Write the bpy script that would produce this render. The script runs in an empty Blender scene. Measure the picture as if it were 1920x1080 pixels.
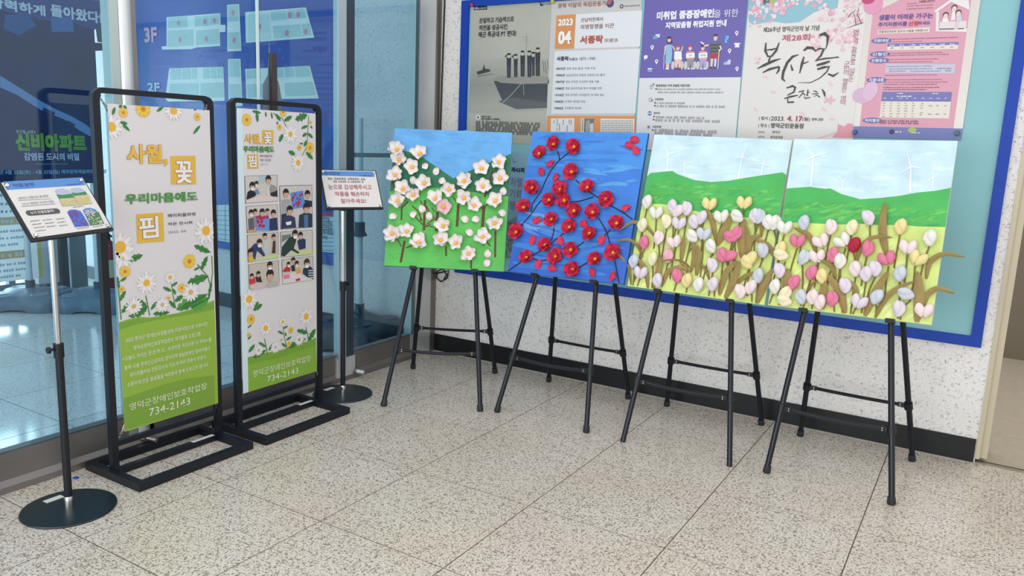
import bpy, bmesh, math, random
import numpy as np
from mathutils import Vector, Matrix

random.seed(7)
scene = bpy.context.scene
COL = scene.collection

# ------------------------------------------------------------------ camera
FPX = 1472.90054
YAW, PITCH, ROLL = 0.54206135, 1.3889098, 0.04010544
CAM = np.array([2.69530462, -3.28815799, 1.49026087])
def _rot(a, b, c):
    ca, sa, cb, sb, cc, sc = math.cos(a), math.sin(a), math.cos(b), math.sin(b), math.cos(c), math.sin(c)
    Rz = np.array([[ca, -sa, 0], [sa, ca, 0], [0, 0, 1]])
    Rx = np.array([[1, 0, 0], [0, cb, -sb], [0, sb, cb]])
    Rr = np.array([[cc, -sc, 0], [sc, cc, 0], [0, 0, 1]])
    return Rz @ Rx @ Rr
RM = _rot(YAW, PITCH, ROLL)
cam_data = bpy.data.cameras.new('camera')
cam_data.sensor_width = 36.0
cam_data.lens = 36.0 * FPX / 1920.0
cam_data.clip_start = 0.05
cam = bpy.data.objects.new('camera', cam_data)
COL.objects.link(cam)
M4 = Matrix([list(RM[i]) + [CAM[i]] for i in range(3)] + [[0, 0, 0, 1]])
cam.matrix_world = M4
scene.camera = cam

# ------------------------------------------------------------------ world and lights
world = bpy.data.worlds.new('world')
scene.world = world
world.use_nodes = True
bg = world.node_tree.nodes['Background']
bg.inputs[0].default_value = (0.93, 0.965, 1.0, 1)
bg.inputs[1].default_value = 1.15
def area(name, loc, rot, sx, sy, power, col):
    l = bpy.data.lights.new(name, 'AREA')
    l.shape = 'RECTANGLE'; l.size = sx; l.size_y = sy; l.energy = power; l.color = col
    o = bpy.data.objects.new(name, l); COL.objects.link(o)
    o.location = loc; o.rotation_euler = rot
    return o
area('ceiling_light_hall', (1.2, -0.9, 2.95), (0, 0, 0), 2.4, 1.2, 14, (1.0, 0.97, 0.93))
area('ceiling_light_entrance', (3.6, -2.6, 2.95), (0, 0, 0), 2.4, 1.2, 26, (1.0, 0.95, 0.88))
area('window_daylight_behind', (1.6, -6.4, 1.35), (math.radians(90), 0, 0), 7.0, 2.3, 220, (1.0, 0.975, 0.94))
area('added_light_corridor', (3.7, 2.5, 2.9), (0, 0, 0), 0.9, 0.9, 22, (1.0, 0.92, 0.80))  # added lamp that brightens the corridor, not a known fixture
area('window_daylight_vestibule', (-6.9, -0.6, 1.35), (0, math.radians(-90), 0), 2.4, 4.5, 300, (0.97, 0.99, 1.0))
vs = scene.view_settings
vs.view_transform = 'Standard'
vs.look = 'None'
vs.gamma = 1.0
vs.use_curve_mapping = False
vs.exposure = 0.0

# ------------------------------------------------------------------ helpers
ALBEDO = 0.78        # colours below are read off the lit photograph; surfaces reflect a little less
def lin(c):
    out = []
    for v in c[:3]:
        v = v / 255.0
        out.append(ALBEDO * (v / 12.92 if v <= 0.04045 else ((v + 0.055) / 1.055) ** 2.4))
    return tuple(out) + (1.0,)

def ray(x, y):
    return RM @ np.array([(x - 960) / FPX, -(y - 540) / FPX, -1.0])

def zoom(ox, oy, s):                       # a point of an enlarged crop, in photograph pixels
    return lambda x, y: (ox + x / s, oy + y / s)

class Frame:
    """A plane in the place: origin, unit axes; local x, y on it, local z towards the room."""
    def __init__(self, o, ex, ey):
        self.o = np.array(o, float); self.ex = np.array(ex, float); self.ey = np.array(ey, float)
        self.ex /= np.linalg.norm(self.ex); self.ey /= np.linalg.norm(self.ey)
        self.n = np.cross(self.ex, self.ey)
    def uv(self, x, y):
        d = ray(x, y)
        t = ((self.o - CAM) @ self.n) / (d @ self.n)
        q = CAM + d * t - self.o
        return (float(q @ self.ex), float(q @ self.ey))
    def matrix(self):
        m = Matrix.Identity(4)
        for i in range(3):
            m[i][0] = self.ex[i]; m[i][1] = self.ey[i]; m[i][2] = self.n[i]; m[i][3] = self.o[i]
        return m

MATS = {}
def mat(name, col=(200, 200, 200), rough=0.5, metal=0.0, spec=0.5, attr=False, noise=None, bump=None):
    if name in MATS: return MATS[name]
    m = bpy.data.materials.new(name); m.use_nodes = True
    nt = m.node_tree; b = nt.nodes['Principled BSDF']
    b.inputs['Base Color'].default_value = lin(col)
    b.inputs['Roughness'].default_value = rough
    b.inputs['Metallic'].default_value = metal
    b.inputs['Specular IOR Level'].default_value = spec
    src = None
    if attr:
        a = nt.nodes.new('ShaderNodeAttribute'); a.attribute_name = 'Col'
        src = a.outputs['Color']
    if noise:
        scale, amt = noise
        tc = nt.nodes.new('ShaderNodeTexCoord')
        n = nt.nodes.new('ShaderNodeTexNoise'); n.inputs['Scale'].default_value = scale; n.inputs['Detail'].default_value = 4
        nt.links.new(tc.outputs['Object'], n.inputs['Vector'])
        mr = nt.nodes.new('ShaderNodeMapRange')
        mr.inputs['From Min'].default_value = 0.25; mr.inputs['From Max'].default_value = 0.75
        mr.inputs['To Min'].default_value = 1 - amt; mr.inputs['To Max'].default_value = 1 + amt
        nt.links.new(n.outputs['Fac'], mr.inputs['Value'])
        vm = nt.nodes.new('ShaderNodeVectorMath'); vm.operation = 'SCALE'
        if src is None:
            vm.inputs[0].default_value = lin(col)[:3]
        else:
            nt.links.new(src, vm.inputs[0])
        nt.links.new(mr.outputs['Result'], vm.inputs['Scale'])
        src = vm.outputs['Vector']
    if src is not None:
        nt.links.new(src, b.inputs['Base Color'])
    if bump:
        scale, st = bump
        tc = nt.nodes.new('ShaderNodeTexCoord')
        n = nt.nodes.new('ShaderNodeTexNoise'); n.inputs['Scale'].default_value = scale; n.inputs['Detail'].default_value = 3
        nt.links.new(tc.outputs['Object'], n.inputs['Vector'])
        bp = nt.nodes.new('ShaderNodeBump'); bp.inputs['Strength'].default_value = st; bp.inputs['Distance'].default_value = 0.002
        nt.links.new(n.outputs['Fac'], bp.inputs['Height'])
        nt.links.new(bp.outputs['Normal'], b.inputs['Normal'])
    MATS[name] = m
    return m

def fleck_mat(name, base, dark, s1, s2, band, mask_lo, mask_hi, rough, warm=None, coat=0.0):
    """stone with short squiggly dark flecks"""
    m = bpy.data.materials.new(name); m.use_nodes = True
    nt = m.node_tree; b = nt.nodes['Principled BSDF']; N = nt.nodes.new; L = nt.links.new
    geo = N('ShaderNodeNewGeometry')
    n1 = N('ShaderNodeTexNoise'); n1.inputs['Scale'].default_value = s1; n1.inputs['Detail'].default_value = 1.5
    n2 = N('ShaderNodeTexNoise'); n2.inputs['Scale'].default_value = s2; n2.inputs['Detail'].default_value = 1
    n3 = N('ShaderNodeTexNoise'); n3.inputs['Scale'].default_value = 2.2; n3.inputs['Detail'].default_value = 4
    n4 = N('ShaderNodeTexNoise'); n4.inputs['Scale'].default_value = s1 * 2.4; n4.inputs['Detail'].default_value = 2
    for n in (n1, n2, n3, n4): L(geo.outputs['Position'], n.inputs['Vector'])
    a = N('ShaderNodeMath'); a.operation = 'SUBTRACT'; a.inputs[1].default_value = 0.5; L(n1.outputs['Fac'], a.inputs[0])
    ab = N('ShaderNodeMath'); ab.operation = 'ABSOLUTE'; L(a.outputs[0], ab.inputs[0])
    r1 = N('ShaderNodeMapRange'); r1.inputs['From Min'].default_value = band; r1.inputs['From Max'].default_value = band * 0.35
    L(ab.outputs[0], r1.inputs['Value'])
    r2 = N('ShaderNodeMapRange'); r2.inputs['From Min'].default_value = mask_lo; r2.inputs['From Max'].default_value = mask_hi
    L(n2.outputs['Fac'], r2.inputs['Value'])
    mu = N('ShaderNodeMath'); mu.operation = 'MULTIPLY'; L(r1.outputs['Result'], mu.inputs[0]); L(r2.outputs['Result'], mu.inputs[1])
    mx0 = N('ShaderNodeMix'); mx0.data_type = 'RGBA'
    mx0.inputs[6].default_value = lin(base); mx0.inputs[7].default_value = lin(warm or base)
    r3 = N('ShaderNodeMapRange'); r3.inputs['From Min'].default_value = 0.4; r3.inputs['From Max'].default_value = 0.65
    L(n3.outputs['Fac'], r3.inputs['Value']); L(r3.outputs['Result'], mx0.inputs[0])
    sc = N('ShaderNodeVectorMath'); sc.operation = 'SCALE'; L(mx0.outputs[2], sc.inputs[0])
    r4 = N('ShaderNodeMapRange'); r4.inputs['From Min'].default_value = 0.3; r4.inputs['From Max'].default_value = 0.7
    r4.inputs['To Min'].default_value = 0.86; r4.inputs['To Max'].default_value = 1.1
    L(n4.outputs['Fac'], r4.inputs['Value']); L(r4.outputs['Result'], sc.inputs['Scale'])
    mx = N('ShaderNodeMix'); mx.data_type = 'RGBA'; mx.inputs[7].default_value = lin(dark)
    L(mu.outputs[0], mx.inputs[0]); L(sc.outputs[0], mx.inputs[6])
    L(mx.outputs[2], b.inputs['Base Color'])
    b.inputs['Roughness'].default_value = rough
    MATS[name] = m
    return m

def glass_mat(name, tint, refl=1.0):
    m = bpy.data.materials.new(name); m.use_nodes = True
    nt = m.node_tree; N = nt.nodes.new; L = nt.links.new
    nt.nodes.remove(nt.nodes['Principled BSDF'])
    out = [n for n in nt.nodes if n.type == 'OUTPUT_MATERIAL'][0]
    t = N('ShaderNodeBsdfTransparent'); t.inputs[0].default_value = tint + (1,)
    g = N('ShaderNodeBsdfGlossy'); g.inputs['Roughness'].default_value = 0.01
    f = N('ShaderNodeFresnel')
    geo = N('ShaderNodeNewGeometry')                       # the sheet reflects alike on both of its faces
    io = N('ShaderNodeMapRange'); io.inputs['To Min'].default_value = 1.5; io.inputs['To Max'].default_value = 1 / 1.5
    L(geo.outputs['Backfacing'], io.inputs['Value']); L(io.outputs['Result'], f.inputs['IOR'])
    k = N('ShaderNodeMath'); k.operation = 'MULTIPLY'; k.inputs[1].default_value = refl
    mx = N('ShaderNodeMixShader')
    L(f.outputs[0], k.inputs[0]); L(k.outputs[0], mx.inputs[0]); L(t.outputs[0], mx.inputs[1]); L(g.outputs[0], mx.inputs[2])
    L(mx.outputs[0], out.inputs['Surface'])
    MATS[name] = m
    return m

def translucent(name, col):
    if name in MATS: return MATS[name]
    m = mat(name, col, 0.6); nt = m.node_tree
    b = nt.nodes['Principled BSDF']; out = [n for n in nt.nodes if n.type == 'OUTPUT_MATERIAL'][0]
    t = nt.nodes.new('ShaderNodeBsdfTranslucent'); t.inputs[0].default_value = lin(col)
    mx = nt.nodes.new('ShaderNodeMixShader'); mx.inputs[0].default_value = 0.55
    nt.links.new(b.outputs[0], mx.inputs[1]); nt.links.new(t.outputs[0], mx.inputs[2]); nt.links.new(mx.outputs[0], out.inputs['Surface'])
    return m

def put(name, mesh, m=None, parent=None, **props):
    o = bpy.data.objects.new(name, mesh); COL.objects.link(o)
    if m is not None and mesh is not None:
        if len(mesh.materials) == 0: mesh.materials.append(m)
        elif mesh.materials[0] is not m:
            o.material_slots[0].link = 'OBJECT'; o.material_slots[0].material = m
    if parent is not None: o.parent = parent
    for k, v in props.items(): o[k] = v
    return o

def thing(name, label, category, loc=(0, 0, 0), rz=0.0, group=None, matrix=None):
    o = bpy.data.objects.new(name, None); COL.objects.link(o); o.empty_display_size = 0.05
    o.location = loc; o.rotation_euler = (0, 0, rz)
    if matrix is not None: o.matrix_world = matrix
    o['label'] = label; o['category'] = category
    if group: o['group'] = group
    return o

class MB:
    """collects simple solids, builds one mesh"""
    def __init__(self):
        self.bm = bmesh.new()
    def box(self, x0, x1, y0, y1, z0, z1):
        v = [self.bm.verts.new(p) for p in ((x0,y0,z0),(x1,y0,z0),(x1,y1,z0),(x0,y1,z0),(x0,y0,z1),(x1,y0,z1),(x1,y1,z1),(x0,y1,z1))]
        for f in ((3,2,1,0),(4,5,6,7),(0,1,5,4),(1,2,6,5),(2,3,7,6),(3,0,4,7)):
            self.bm.faces.new([v[i] for i in f])
        return self
    def tube(self, pts, r, n=10, cap=True, flat=1.0):
        pts = [Vector(p) for p in pts]
        rs = r if isinstance(r, (list, tuple)) else [r] * len(pts)
        rings = []; prev = None
        for i, p in enumerate(pts):
            d = (pts[min(i + 1, len(pts) - 1)] - pts[max(i - 1, 0)]).normalized()
            if prev is None:
                a = Vector((0, 0, 1)) if abs(d.z) < 0.9 else Vector((1, 0, 0))
                u = d.cross(a).normalized()
            else:
                u = (prev - d * prev.dot(d)).normalized()
            prev = u
            w = d.cross(u)
            rings.append([self.bm.verts.new(p + (u * math.cos(2 * math.pi * k / n) + w * flat * math.sin(2 * math.pi * k / n)) * rs[i]) for k in range(n)])
        for a, b in zip(rings, rings[1:]):
            for k in range(n):
                self.bm.faces.new((a[k], a[(k + 1) % n], b[(k + 1) % n], b[k]))
        if cap:
            self.bm.faces.new(rings[0][::-1]); self.bm.faces.new(rings[-1])
        return self
    def lathe(self, prof, n=32, cx=0, cy=0):
        rings = []
        for r, z in prof:
            if r < 1e-6: rings.append([self.bm.verts.new((cx, cy, z))])
            else: rings.append([self.bm.verts.new((cx + r * math.cos(2 * math.pi * k / n), cy + r * math.sin(2 * math.pi * k / n), z)) for k in range(n)])
        for a, b in zip(rings, rings[1:]):
            for k in range(n):
                k2 = (k + 1) % n
                if len(a) == 1: self.bm.faces.new((a[0], b[k], b[k2]))
                elif len(b) == 1: self.bm.faces.new((a[k], a[k2], b[0]))
                else: self.bm.faces.new((a[k], a[k2], b[k2], b[k]))
        return self
    def prism(self, poly, z0, z1):
        a = [self.bm.verts.new((x, y, z0)) for x, y in poly]
        b = [self.bm.verts.new((x, y, z1)) for x, y in poly]
        n = len(poly)
        self.bm.faces.new(a[::-1]); self.bm.faces.new(b)
        for k in range(n): self.bm.faces.new((a[k], a[(k + 1) % n], b[(k + 1) % n], b[k]))
        return self
    def mesh(self, name, bevel=0.0, smooth=False, seg=2):
        if bevel > 0:
            bmesh.ops.bevel(self.bm, geom=[e for e in self.bm.edges if e.calc_face_angle(0) > 0.5], offset=bevel, segments=seg, affect='EDGES', profile=0.6)
        bmesh.ops.recalc_face_normals(self.bm, faces=self.bm.faces)
        me = bpy.data.meshes.new(name); self.bm.to_mesh(me); self.bm.free()
        if smooth:
            for p in me.polygons: p.use_smooth = True
            try: me.set_sharp_from_angle(angle=math.radians(40))
            except Exception: pass
        return me
    def build(self, name, m, parent=None, bevel=0.0, smooth=False, seg=2, **props):
        return put(name, self.mesh(name, bevel, smooth, seg), m, parent, **props)

# -------- flat print: coloured shapes and lettering on a sheet, one mesh each
_TXT = {}
def text_geo(s):
    if s in _TXT: return _TXT[s]
    c = bpy.data.curves.new('txt', 'FONT'); c.body = s; c.size = 1.0; c.resolution_u = 2
    o = bpy.data.objects.new('txt', c)
    me = bpy.data.meshes.new_from_object(o)
    v = np.array([(p.co.x, p.co.y) for p in me.vertices]) if len(me.vertices) else np.zeros((0, 2))
    f = [tuple(p.vertices) for p in me.polygons]
    bpy.data.objects.remove(o); bpy.data.meshes.remove(me)
    _TXT[s] = (v, f)
    return _TXT[s]

LAYER = 0.0005
class Print:
    def __init__(self, frame):
        self.fr = frame; self.v = []; self.f = []; self.c = []; self.cnt = {}; self.heads = []; self.clip = None
    def add(self, pts, faces, col, layer):
        b = len(self.v); c = lin(col)
        layer = int(layer); k = self.cnt.get(layer, 0); self.cnt[layer] = k + 1
        z = layer * LAYER + (k if k < 140 else 60 + k % 80) * 3e-6          # no two shapes share a plane
        if self.clip: pts = [(min(max(x, self.clip[0]), self.clip[1]), min(max(y, self.clip[2]), self.clip[3])) for x, y in pts]
        self.v += [(x, y, z) for x, y in pts]
        for f in faces:
            self.f.append([b + i for i in f]); self.c.append(c)
    def poly(self, pts, col, layer=1):
        if not getattr(self, 'sub', False) and len(pts) < 12:
            ar = abs(sum(pts[i - 1][0] * pts[i][1] - pts[i][0] * pts[i - 1][1] for i in range(len(pts)))) / 2
            if ar > 0.0035:
                p = Print(self.fr); p.sub = True; p.clip = self.clip; p.cnt[int(layer)] = self.cnt.get(int(layer), 0)
                self.cnt[int(layer)] = self.cnt.get(int(layer), 0) + 1
                p.poly(pts, col, layer); self.heads.append(('printed_area', p)); return
        self.add(pts, [list(range(len(pts)))], col, layer)
    def px(self, pts, col, layer=1, z=None):
        if z: pts = [z(*p) for p in pts]
        self.poly([self.fr.uv(*p) for p in pts], col, layer)
    def rect(self, x0, y0, x1, y1, col, layer=1):
        self.poly([(x0, y0), (x1, y0), (x1, y1), (x0, y1)], col, layer)
    def ell(self, cx, cy, rx, ry, col, layer=1, n=14, rot=0.0):
        ca, sa = math.cos(rot), math.sin(rot)
        self.poly([(cx + rx * math.cos(t) * ca - ry * math.sin(t) * sa, cy + rx * math.cos(t) * sa + ry * math.sin(t) * ca)
                   for t in [2 * math.pi * k / n for k in range(n)]], col, layer)
    def line(self, pts, w, col, layer=1):
        ws = w if isinstance(w, (list, tuple)) else [w] * len(pts)
        n = len(pts); L = []; Rr = []
        for i, p in enumerate(pts):
            a = pts[max(i - 1, 0)]; b = pts[min(i + 1, n - 1)]
            dx, dy = b[0] - a[0], b[1] - a[1]; l = math.hypot(dx, dy) or 1
            nx, ny = -dy / l * ws[i] / 2, dx / l * ws[i] / 2
            L.append((p[0] + nx, p[1] + ny)); Rr.append((p[0] - nx, p[1] - ny))
        self.add(L + Rr, [[i, i + 1, n + i + 1, n + i] for i in range(n - 1)], col, layer)
    def text(self, s, x0, y0, x1, y1, col, bold=0.0, layer=3, skew=0.0):
        v, f = text_geo(s)
        if len(v) == 0: return
        mn, mx = v.min(0), v.max(0)
        h = y1 - y0; w = x1 - x0
        q = (v - mn) / np.maximum(mx - mn, 1e-6)
        q = q * [w, h]
        if h >= 0.033 and self is not None and not getattr(self, 'sub', False):
            p = Print(self.fr); p.sub = True
            p.text(s, x0, y0, x1, y1, col, bold, layer, skew); self.heads.append(('lettering', p)); return
        offs = [(0, 0)]
        if bold:
            d = bold * h * 0.5
            offs = [(-d, -d), (d, d), (-d, d), (d, -d)]
        for ox, oy in offs:
            self.add([(x0 + a + ox + skew * b, y0 + b + oy) for a, b in q], f, col, layer)
    def ptext(self, s, bl, tr, col, bold=0.0, layer=3, z=None, skew=0.0):
        """lettering between the photograph pixels of its lower left and upper right corner"""
        if z: bl, tr = z(*bl), z(*tr)
        a, b = self.fr.uv(*bl), self.fr.uv(*tr)
        self.text(s, a[0], a[1], b[0], b[1], col, bold, layer, skew)
    def bars(self, x0, x1, y, h, col, layer=3, seed=0, word=5):
        """a line of small print too fine to read"""
        rnd = random.Random(seed); x = x0; h = max(abs(h), 0.0035)
        while x < x1 - h:
            k = rnd.randint(1, word)
            for _ in range(k):
                if x > x1 - h * 0.8: break
                self.rect(x, y, x + h * 0.72, y + h * rnd.uniform(0.75, 1.0), col, layer); x += h * 0.95
            x += h * 0.55
    def pbars(self, bl, tr, col, layer=3, z=None, seed=0):
        if z: bl, tr = z(*bl), z(*tr)
        a, b = self.fr.uv(*bl), self.fr.uv(*tr)
        self.bars(a[0], b[0], a[1], (b[1] - a[1]), col, layer, seed)
    def build(self, name, parent, m=None, mtx=None, **props):
        for nm, p in self.heads: p.build(nm, parent, m, mtx)
        if not self.f: return None
        me = bpy.data.meshes.new(name)
        tot = np.array([len(f) for f in self.f], np.int32)
        me.vertices.add(len(self.v)); me.vertices.foreach_set('co', np.array(self.v, np.float32).ravel())
        me.loops.add(int(tot.sum())); me.loops.foreach_set('vertex_index', np.concatenate([np.array(f, np.int32) for f in self.f]))
        me.polygons.add(len(self.f))
        me.polygons.foreach_set('loop_start', np.concatenate([[0], np.cumsum(tot)[:-1]]).astype(np.int32))
        me.update(calc_edges=True)
        at = me.color_attributes.new('Col', 'FLOAT_COLOR', 'CORNER')
        at.data.foreach_set('color', np.repeat(np.array(self.c, np.float32), tot, axis=0).ravel())
        o = put(name, me, m or mat('print_ink', rough=0.45, attr=True), parent, **props)
        if not getattr(self, 'sub', False): o['kind'] = 'stuff'         # fine print, joined
        if mtx is not None: o.matrix_local = mtx
        return o

def daisy(P, cx, cy, r, petal=(234, 230, 226), core=(232, 178, 60), layer=2, n=14, sx=1.0, core_r=0.33, shade=None):
    for k in range(n):
        t = 2 * math.pi * k / n + 0.2
        P.ell(cx + sx * math.cos(t) * r * 0.62, cy + math.sin(t) * r * 0.62, r * 0.40, r * 0.15, petal if k % 2 else (shade or petal), layer, 8, t)
    P.ell(cx, cy, r * core_r * sx, r * core_r, core, layer + 1, 12)
def sunny(P, cx, cy, r, layer=2):
    daisy(P, cx, cy, r, (238, 204, 74), (226, 150, 56), layer, 16, core_r=0.36, shade=(232, 190, 56))
    P.ell(cx, cy, r * 0.16, r * 0.16, (200, 112, 44), layer + 2, 8)
def leaf2(P, x0, y0, x1, y1, w, col=(62, 128, 58), layer=2):
    mx, my = (x0 + x1) / 2, (y0 + y1) / 2; dx, dy = x1 - x0, y1 - y0; l = math.hypot(dx, dy) or 1
    nx, ny = -dy / l * w / 2, dx / l * w / 2
    pts = []
    for t, k in ((0, 0), (0.2, 0.7), (0.32, 0.45), (0.45, 1.0), (0.58, 0.6), (0.72, 0.75), (1, 0)):
        pts.append((x0 + dx * t + nx * k, y0 + dy * t + ny * k))
    for t, k in ((0.72, 0.75), (0.58, 0.6), (0.45, 1.0), (0.32, 0.45), (0.2, 0.7)):
        pts.append((x0 + dx * t - nx * k, y0 + dy * t - ny * k))
    P.poly(pts, col, layer)
    P.line([(x0, y0), (x1, y1)], w * 0.05, (36, 92, 44), layer + 1)
# ================================================================== the setting
YW = 1.145          # plane of the speckled wall
XG = -0.60          # plane of the glass partition
M_floor = fleck_mat('granite_floor', (229, 219, 207), (146, 132, 118), 64, 80, 0.06, 0.36, 0.50, 0.24, warm=(224, 211, 195))
M_vfloor = fleck_mat('vestibule_floor', (240, 240, 236), (196, 196, 194), 64, 80, 0.06, 0.36, 0.50, 0.10)
M_wall = fleck_mat('speckled_wall', (244, 242, 240), (142, 144, 152), 105, 60, 0.050, 0.56, 0.63, 0.6, warm=(238, 234, 230))
M_grout = mat('grout', (98, 88, 76), 0.9)
M_steel = mat('brushed_steel', (226, 230, 230), 0.34, 0.65, noise=(3, 0.08))
M_steel_d = mat('dark_steel', (150, 145, 142), 0.38, 0.8)
M_black = mat('black_metal', (20, 24, 33), 0.40, spec=0.35)
M_blackp = mat('black_plastic', (18, 20, 26), 0.45, spec=0.35)
M_chrome = mat('chrome', (225, 225, 225), 0.16, 1.0)
M_glass = glass_mat('tinted_glass', (0.67, 0.835, 0.91))

floor = MB().box(-7.0, 6.0, -4.2, 1.16, -0.06, -0.0014).build('floor', M_grout, kind='structure')
tile_mesh = MB().box(-0.2976, 0.2976, -0.2976, 0.2976, -0.02, 0.0).mesh('tile', bevel=0.0012, seg=1)
tile_mesh.materials.append(M_floor)
for i in range(-10, 10):
    for j in range(-6, 2):
        cx, cy = i * 0.6 + 0.3, j * 0.6 + 0.3
        # only the tiles the room can show
        if i >= 5 and j < -5: continue
        t = put('tile', tile_mesh, M_floor if i >= -1 else M_vfloor, floor); t.location = (cx, cy, 0)

wall = MB().box(-0.66, 2.785, YW, YW + 0.20, 0.0, 3.0).build('wall_back', M_wall, kind='structure')
M_vwall = fleck_mat('vestibule_wall', (226, 228, 228), (168, 170, 176), 105, 60, 0.05, 0.56, 0.63, 0.6)
MB().box(-6.2, -0.662, YW + 0.002, YW + 0.20, 0.0, 3.0).build('wall_vestibule', M_vwall, kind='structure')
M_base = mat('baseboard_black', (16, 20, 24), 0.4, spec=0.3, noise=(14, 0.25))
MB().box(-0.619, 2.778, YW - 0.012, YW + 0.001, 0.004, 0.125).build('baseboard_back', M_base, kind='structure', bevel=0.002)
MB().box(-0.619, 2.778, YW - 0.016, YW + 0.001, 0.0, 0.005).build('trim_1', mat('skirting_sealant', (168, 160, 150), 0.6), kind='structure')
MB().box(-6.2, -0.68, YW - 0.012, YW + 0.003, 0.0, 0.12).build('baseboard_vestibule', mat('vestibule_skirting', (70, 78, 86), 0.5), kind='structure')
# plain plaster strip between steel jamb and speckled wall
MB().box(-0.664, -0.604, YW - 0.004, YW + 0.01, 0.0, 3.0).build('trim_2', mat('cream_strip', (206, 190, 172), 0.6), kind='structure')
# right-hand end of the wall: cream door jamb, corridor beyond
MB().box(2.783, 2.803, YW - 0.006, YW + 0.22, 0.025, 3.0).box(2.803, 2.835, YW + 0.02, YW + 0.22, 0.025, 3.0).build('trim_3', mat('cream_jamb', (203, 192, 166), 0.5), kind='structure', bevel=0.004)
MB().box(2.70, 6.0, YW + 0.015, 3.9, -0.05, 0.0).build('floor_corridor', mat('corridor_floor', (186, 172, 154), 0.35, noise=(22, 0.10)), kind='structure')
MB().box(2.785, 6.0, YW + 0.0, YW + 0.03, -0.004, 0.004).build('trim_4', mat('threshold_strip', (150, 142, 128), 0.4), kind='structure', bevel=0.002)
MB().box(2.3, 6.0, 3.8, 3.95, 0.0, 3.0).build('wall_corridor', mat('corridor_door_grey', (116, 104, 86), 0.55, noise=(1.5, 0.06)), kind='structure')

# ------------------------------------------------------------------ glass partition
win = thing('window_1', 'tall tinted glass partition in a brushed steel frame', 'window', (XG, 0, 0))
del win['category']; del win['label']; win['kind'] = 'structure'
def wpane(y0, y1, z0=0.17, dx=0.0, parent=win):
    MB().box(-0.004 + dx, 0.004 + dx, y0, y1, z0, 3.0).build('pane', M_glass, parent)
wpane(-4.2, -1.20); wpane(-1.13, -0.395, dx=-0.02); wpane(0.285, 0.885)
# steel rails along the floor
MB().box(-0.045, 0.0, -4.2, 0.13, 0.055, 0.176).build('bottom_rail', M_steel_d, win, bevel=0.004)
MB().box(-0.045, 0.0, 0.275, 0.88, 0.055, 0.176).build('bottom_rail', M_steel_d, win, bevel=0.004)
m = MB(); m.prism([(-0.06, 0.0), (0.012, 0.0), (0.012, 0.028), (0.002, 0.055), (-0.06, 0.055)], -0.90, 4.2)
me = m.mesh('floor_sill', bevel=0.003)
for v in me.vertices: v.co = Vector((v.co.x, -v.co.z, v.co.y))
put('floor_sill', me, M_steel_d, win)
# posts
MB().box(-0.05, 0.012, -1.224, -1.185, 0.05, 3.0).build('post', mat('post_pale', (196, 210, 206), 0.3, 0.6), win, bevel=0.004)
MB().tube([(-0.01, -1.152, 0.05), (-0.01, -1.152, 3.0)], 0.036, 24).build('post', M_steel, win, smooth=True)
MB().box(-0.05, 0.0, -1.118, -1.095, 0.05, 3.0).build('post', M_steel_d, win, bevel=0.004)
MB().box(-0.06, 0.004, 0.855, 0.885, 0.05, 3.0).build('post', mat('post_pale', rough=0.3), win, bevel=0.003)
MB().box(-0.06, -0.004, 0.885, 0.905, 0.0, 3.0).build('post', M_steel_d, win)
MB().box(-0.06, 0.0, 0.905, 1.075, 0.0, 3.0).build('post', M_steel, win, bevel=0.006)
MB().box(-0.06, -0.006, 1.075, 1.15, 0.0, 3.0).build('post', M_steel_d, win, bevel=0.003)
MB().box(-0.012, 0.010, 0.288, 0.855, 1.372, 1.398).build('transom_bar', mat('transom_teal', (96, 128, 140), 0.4, 0.3), win, bevel=0.002)
# sliding glass door leaf
door = thing('door_1', 'door', 'door', (XG, 0, 0)); del door['category']; del door['label']; door['kind'] = 'structure'
wpane(-0.42, 0.15, 0.165, 0.0, door)
MB().box(-0.03, 0.012, 0.147, 0.211, 0.06, 3.0).build('stile', mat('stile_aluminium', (196, 212, 216), 0.38, 0.55), door, bevel=0.003)
MB().box(-0.028, 0.006, 0.211, 0.285, 0.06, 3.0).build('stile', mat('stile_dark_blue', (58, 74, 92), 0.3, 0.3), door, bevel=0.003)  # dark blue strip next to the aluminium stile
MB().box(-0.006, 0.006, -0.430, -0.419, 0.165, 3.0).build('edge_strip', mat('glass_edge', (214, 226, 222), 0.25), door)
MB().box(-0.034, 0.011, 0.128, 0.292, 0.03, 0.150).build('foot_block', M_steel, door, bevel=0.003)
MB().box(0.004, 0.03, -0.36, -0.325, 1.45, 1.90).build('door_pull', mat('pull_brown', (62, 54, 52), 0.45), door, bevel=0.004)
m = MB(); m.prism([(-0.41, 1.40), (-0.28, 1.40), (-0.278, 1.68), (-0.295, 1.76), (-0.335, 1.79), (-0.355, 1.95), (-0.366, 1.79), (-0.40, 1.74)], 0.0045, 0.0075)
me = m.mesh('pull_backing')
for v in me.vertices: v.co = Vector((v.co.z, v.co.x, v.co.y))
put('pull_backing', me, mat('pull_backing_grey', (112, 128, 140), 0.4), door)
MB().tube([(0.016, 0.18, 0.62), (0.010, 0.18, 0.62)], 0.006, 8).build('screw', M_steel_d, door)
# door stop bolts by the rail
for k, (y, z, n_) in enumerate(((0.295, 0.045, 'silver bolt knob on the partition rail beside the round sign base'), (-1.145, 0.05, 'dark bolt knob on the rail behind the nearer banner stand'))):
    b = thing('rail_bolt', n_, 'bolt', (XG + 0.012, y, z), group='rail bolts')
    MB().tube([(0.0, 0, 0), (0.016, 0, 0)], 0.020, 14).build('bolt_collar', M_steel_d, b, smooth=True)
    MB().tube([(0.012, 0, 0), (0.055, 0.018, -0.006)], 0.014, 14).build('bolt_barrel', M_steel if k == 0 else M_steel_d, b, smooth=True)

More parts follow.
